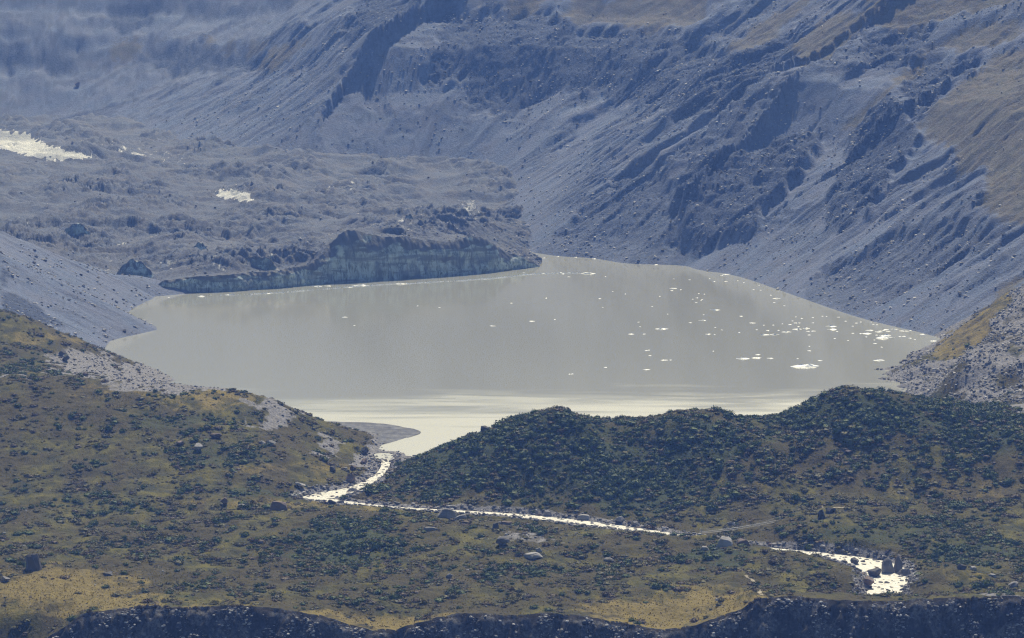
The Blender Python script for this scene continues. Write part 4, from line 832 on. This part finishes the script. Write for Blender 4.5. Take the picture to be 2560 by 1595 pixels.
for x_, y_, w_ in ((270, 378, 180), (278, 430, 185), (680, 322, 56), (755, 303, 40), (930, 304, 32), (966, 343, 36), (1027, 350, 24), (618, 374, 32), (622, 494, 48), (745, 500, 34), (835, 500, 160), (905, 445, 120), (1045, 470, 130), (1020, 525, 40), (1165, 535, 230), (1150, 574, 300), (1185, 432, 90), (1320, 425, 110), (1215, 460, 70), (1445, 455, 80), (1525, 458, 56), (1605, 447, 60), (1415, 548, 60), (1485, 546, 70), (1585, 576, 46), (1665, 597, 40), (1795, 512, 76), (1890, 497, 50), (1985, 527, 60), (1985, 625, 140), (845, 555, 46), (985, 607, 28), (995, 666, 58), (1105, 727, 38), (316, 580, 30), (356, 462, 30), (380, 222, 44), (1055, 950, 215), (540, 615, 14), (500, 290, 40), (1145, 445, 60), (1080, 455, 60)):
    FLO.append((2040 + x_ / 6.742, 760 + y_ / 6.742, w_ / 6.742))
for x_, y_, w_ in ((815, 207, 152), (1010, 243, 20), (578, 246, 34), (505, 211, 50), (575, 196, 20), (485, 196, 30), (390, 200, 40), (280, 207, 60), (312, 496, 18), (945, 504, 34), (1095, 420, 10), (1245, 449, 18), (145, 771, 50), (412, 751, 14), (1400, 781, 30), (1418, 836, 12), (1310, 923, 64), (1468, 922, 42), (1653, 476, 16), (1745, 687, 12), (1560, 596, 14), (1490, 1117, 34), (1522, 1112, 30), (1536, 1176, 32), (1495, 1342, 74), (1012, 1316, 44), (585, 1396, 26), (620, 1394, 26), (1608, 103, 50), (1830, 100, 110), (1412, 95, 14), (45, 199, 24), (978, 608, 12)):
    FLO.append((1300 + x_ / 4.725, 640 + y_ / 4.725, w_ / 4.725))
for u_, v_, w_ in ((1231, 815, 13), (1099, 769, 6), (1278, 758, 6), (862, 793, 12), (886, 814, 4), (1365, 746, 4), (1330, 803, 12), (1044, 765, 3), (422, 744, 6), (502, 741, 20), (570, 737, 16), (672, 734, 10), (640, 735, 8), (885, 715, 14), (905, 714, 30), (875, 719, 10), (795, 716, 18), (820, 715, 14), (1000, 710, 26), (1485, 647, 10), (1510, 643, 12), (1440, 643, 8), (1360, 645, 6), (1395, 641, 6)):
    FLO.append((u_, v_, w_))
SPECIAL = {(1640 + 1890 / 5.04): 'longest white ice floe, flat with dark notches, nearest the scrub hill', (1640 + 1110 / 5.04): 'big white ice floe at the left end of a touching pair', (1640 + 1268 / 5.04): 'white ice floe at the right end of a touching pair', (1640 + 745 / 5.04): 'bright spindle-shaped ice floe alone in the right part of the lake', (1300 + 815 / 4.725): 'long white floe right of the end of the brash line', (2040 + 1055 / 6.742): 'oval ice floe with a dark waist near the right shore', (2040 + 1150 / 6.742): 'longest white floe in the cluster near the right shore', (1640 + 1212 / 5.04): 'small leaf-shaped white floe left of the drifting cluster', (2040 + 835 / 6.742): 'thin dark-edged floe at the left of the right-shore cluster'}
FL = []
for k_, (u_, v_, w_) in enumerate(FLO):
    szw = 'long white ice floe ' if w_ > 19 else 'white ice floe ' if w_ > 11 else 'small white ice piece ' if w_ > 6 else 'tiny white ice fragment '
    pw = ('by the left end of the glacier front' if u_ < 760 else 'by the middle of the glacier front' if u_ < 1150 else 'by the right end of the glacier front') if v_ < 745 and u_ < 1380 else (
        'in the narrow inlet right of the glacier' if v_ < 665 else 'right of the end of the brash line' if u_ < 1600 and v_ < 760 else 'off the far right slope' if v_ < 700 else 'below the far right slope' if v_ < 760 else
        'alone in the open middle lake' if u_ < 1560 else ('at the left of' if u_ < 1960 else 'in the middle of' if u_ < 2120 else 'at the right of' if u_ < 2230 else 'at the shore end of') + ' the drifting ice cluster' if 790 < v_ < 860 and u_ > 1820 else 'in the right lake ' + ('above the cluster' if v_ < 815 else 'below the cluster'))
    FL.append(SPECIAL.get(u_) or szw + pw)
ORD = ('leftmost', 'second from left', 'third from left', 'fourth from left', 'fifth from left', 'sixth from left', 'seventh from left', 'eighth from left', 'ninth from left', 'tenth from left')
for k_, (u_, v_, w_) in enumerate(FLO):
    p = at_z(u_, v_, 0); s_ = p[1] / F; wm = max(w_ * s_, 2.2)
    same = sorted([q_ for q_ in range(len(FLO)) if FL[q_] == FL[k_]], key=lambda q_: FLO[q_][0]); lb = FL[k_]
    if len(same) > 1: lb += ', ' + ('rightmost' if same.index(k_) == len(same) - 1 else ORD[min(same.index(k_), 9)])
    o = link('ice_floe', floe_mesh('ice_floe', 1200 + k_, wm, max(wm * (rng.uniform(.75, 1.1) if w_ < 14 else rng.uniform(.4, .6)), 5.), min(1.8, max(.35, wm * .065)), 3 if wm > 10 else 1), M['floe'], None, lb, 'ice floe', 'ice floes drifting on the lake')
    o.location = (p[0], p[1], 0); o.rotation_euler = (0, 0, rng.uniform(-.12, .12))
# line of brash ice in front of the glacier
bl = chaikin([tuple(at_z(u_, v_, 0)[:2]) for u_, v_ in ((520, 739), (600, 736.5), (700, 733), (780, 725), (880, 717), (960, 711.5), (1050, 708), (1150, 702), (1230, 697), (1300, 688.5), (1350, 684), (1450, 683))], 2)
bl_l = np.concatenate([[0], np.cumsum(np.linalg.norm(np.diff(bl, axis=0), axis=1))]); n = 1700; tq = rng.uniform(0, 1, n) ** .8 * bl_l[-1]
tq = tq[rng.uniform(0, 1, n) < np.clip(.55 + .9 * fbm(tq / 35, tq * 0, 3, 501) + .4 * sm(200, 500, tq) - .5 * sm(560, 640, tq), .03, 1)]; n = len(tq)
P = np.stack([np.interp(tq, bl_l, bl[:, 0]) + rng.normal(0, 1.0, n), np.interp(tq, bl_l, bl[:, 1]) + rng.normal(0, 1.0, n) + 5 * fbm(tq / 60, tq * 0, 2, 503), np.zeros(n)], 1)
fs = [(floe_mesh('brash', 1700 + q_, 1, .8, .28, 1), M['floe']) for q_ in range(4)]; sz = .8 + 2.6 * rng.uniform(0, 1, n) ** 2
scatter('brash_ice', P, np.repeat(sz[:, None], 3, 1), np.stack([np.zeros(n), np.zeros(n), rng.uniform(0, 6.28, n)], 1), fs, rng.integers(0, 4, n), 'thin white line of brash ice floating along the glacier front', 'brash ice')

# ------------------------------------------------------------------ footbridge
M['steel'] = mat_plain('galvanised_steel', (.7, .7, .7), .5, .1); M['plank'] = mat_plain('weathered_plank', (.66, .64, .6), .8); M['path'] = mat_plain('trodden_path', (.42, .37, .27), .95)
def tube_path(pts, r, n=5):
    pts = np.asarray(pts, float); tg = np.gradient(pts, axis=0); tg /= np.linalg.norm(tg, axis=1)[:, None]
    up = np.array([0, 0, 1.]); sd = np.cross(tg, up); ln = np.linalg.norm(sd, axis=1)[:, None]; sd = np.where(ln > 1e-3, sd / np.maximum(ln, 1e-6), [1, 0, 0]); u2 = np.cross(sd, tg)
    a = np.arange(n) * 2 * math.pi / n; V_ = pts[:, None] + r * (np.cos(a)[None, :, None] * sd[:, None] + np.sin(a)[None, :, None] * u2[:, None])
    m = len(pts); Fq = [[i * n + k_, i * n + (k_ + 1) % n, (i + 1) * n + (k_ + 1) % n, (i + 1) * n + k_] for i in range(m - 1) for k_ in range(n)]
    return V_.reshape(-1, 3), np.array(Fq)
def box(c, sx, sy, sz_, ang=0):
    q_ = np.array([[a, b, d_] for a in (-.5, .5) for b in (-.5, .5) for d_ in (-.5, .5)]) * [sx, sy, sz_]
    ca, sa = math.cos(ang), math.sin(ang); q_ = np.stack([q_[:, 0] * ca - q_[:, 1] * sa, q_[:, 0] * sa + q_[:, 1] * ca, q_[:, 2]], 1) + c
    return q_, np.array([[0, 1, 3, 2], [4, 6, 7, 5], [0, 4, 5, 1], [2, 3, 7, 6], [0, 2, 6, 4], [1, 5, 7, 3]])
def merge(parts):
    V_, F_, o = [], [], 0
    for a, b in parts: V_.append(a); F_.append(b + o); o += len(a)
    return np.vstack(V_), np.vstack(F_)
a0 = at_Y(1752, 1333, 2775); a1 = at_Y(1950, 1302.5, 2842); LB = np.linalg.norm(a1[:2] - a0[:2]); dr = (a1 - a0)[:2] / LB; sd = np.array([-dr[1], dr[0]]); ang = math.atan2(dr[1], dr[0])
br = bpy.data.objects.new('footbridge', None); col.objects.link(br); br['label'] = 'long thin pale suspension footbridge crossing the river gorge'; br['category'] = 'footbridge'
br.location = a0
ts = np.linspace(0, 1, 41)
def span(off, lift, sag): return np.stack([dr[0] * LB * ts + sd[0] * off, dr[1] * LB * ts + sd[1] * off, (a1[2] - a0[2]) * ts - sag * 4 * ts * (1 - ts) + lift], 1)
pl = []
for k_ in range(150):
    t_ = (k_ + .5) / 150; c_ = [dr[0] * LB * t_, dr[1] * LB * t_, (a1[2] - a0[2]) * t_ - 1.1 * 4 * t_ * (1 - t_)]; pl.append((c_, .36))
v_, f_ = box(np.zeros(3), .36, 1.0, .10, ang); me = new_mesh('plank', v_, f_, False); me.materials.append(M['plank'])
deck = link('deck', new_mesh('deck', *merge([tube_path(span(-.42, -.12, 1.1), .05), tube_path(span(.42, -.12, 1.1), .05)])), M['steel'], br)
for c_, _ in pl:
    o = link('plank', me, None, deck); o.location = c_
for sgn in (-1, 1):
    link('handrail_cable', new_mesh('handrail_cable', *tube_path(span(.62 * sgn, 1.15, 1.0), .11)), M['steel'], br)
    link('main_cable', new_mesh('main_cable', *tube_path(span(.75 * sgn, 3.6, 3.3), .05)), M['steel'], br)
    nt_ = [tube_path([np.array(c_) + [sd[0] * .55 * sgn, sd[1] * .55 * sgn, 0], np.array(c_) + [sd[0] * .62 * sgn, sd[1] * .62 * sgn, 1.15]], .06, 4) for c_, _ in pl]
    o = link('side_netting', new_mesh('side_netting', *merge(nt_)), M['steel'], br); o['kind'] = 'stuff'
for t_ in (0, 1):
    c_ = np.array([dr[0] * LB * t_, dr[1] * LB * t_, (a1[2] - a0[2]) * t_])
    tw = link('tower', new_mesh('tower', *merge([box(c_ + [sd[0] * .85, sd[1] * .85, .6], .3, .3, 6.4, ang), box(c_ - [sd[0] * .85, sd[1] * .85, -.6], .3, .3, 6.4, ang), box(c_ + [0, 0, 3.5], .26, 2.0, .26, ang)]), False), M['steel'], br)
    link('concrete_footing', new_mesh('concrete_footing', *box(c_ + [dr[0] * (t_ * 2 - 1) * 1.2, dr[1] * (t_ * 2 - 1) * 1.2, -1.2], 2.4, 2.6, 2.4, ang), False), M['plank'], br)

# ------------------------------------------------------------------ pieces of walking track
def track(pts, wd, label):
    P_ = chaikin([hit(u_, v_)[:2] for u_, v_ in pts], 3); t_ = np.gradient(P_, axis=0); t_ /= np.maximum(np.linalg.norm(t_, axis=1)[:, None], 1e-6); n_ = np.stack([t_[:, 1], -t_[:, 0]], 1)
    k_ = np.linspace(-.5, .5, 5); q_ = P_[:, None] + n_[:, None] * (k_[None, :, None] * wd * (1 + .3 * np.sin(np.arange(len(P_)) * 1.3))[:, None, None]); zq = gz(q_[..., 0], q_[..., 1]) + .22
    link('path', new_mesh('path', np.concatenate([q_, zq[..., None]], -1).reshape(-1, 3), grid_faces(len(P_), 5)), M['path'], None, label, 'path', None, 'structure')
track([(1996, 1273), (2020, 1272), (2045, 1270), (2058, 1267)], 5, 'pale trodden path left of the dark upright boulder')
track([(2078, 1271), (2100, 1269), (2116, 1268)], 2.2, 'pale thread of path right of the dark upright boulder')
track([(1864, 1438), (1870, 1444), (1881, 1449), (1887, 1457)], 2.4, 'pale bare path scar in the right foreground scrub')
track([(1890, 1464), (1896, 1472), (1898, 1480), (1905, 1489)], 2.6, 'lower pale bare path scar near the cliff crest')
print('built', time.time() - T0)

# ------------------------------------------------------------------ haze
hz = np.array([[a, b, c] for a in (-2200, 2200) for b in (-600, 9200) for c in (-95, 1250.)])
hf = np.array([[0, 1, 3, 2], [4, 6, 7, 5], [0, 4, 5, 1], [2, 3, 7, 6], [0, 2, 6, 4], [1, 5, 7, 3]])
hm = bpy.data.materials.new('haze'); hm.use_nodes = True; ht = hm.node_tree; ht.nodes.remove(ht.nodes['Principled BSDF'])
pv = ht.nodes.new('ShaderNodeVolumePrincipled'); pv.inputs['Density'].default_value = .00007; pv.inputs['Color'].default_value = (.17, .34, 1., 1)
pv.inputs['Absorption Color'].default_value = (1, 1, 1, 1); pv.inputs['Anisotropy'].default_value = .1
ht.links.new(pv.outputs[0], ht.nodes['Material Output'].inputs['Volume'])
link('haze', new_mesh('haze', hz, hf, False), hm, None, 'thin blue haze filling the air of the valley', 'haze', None, 'stuff')
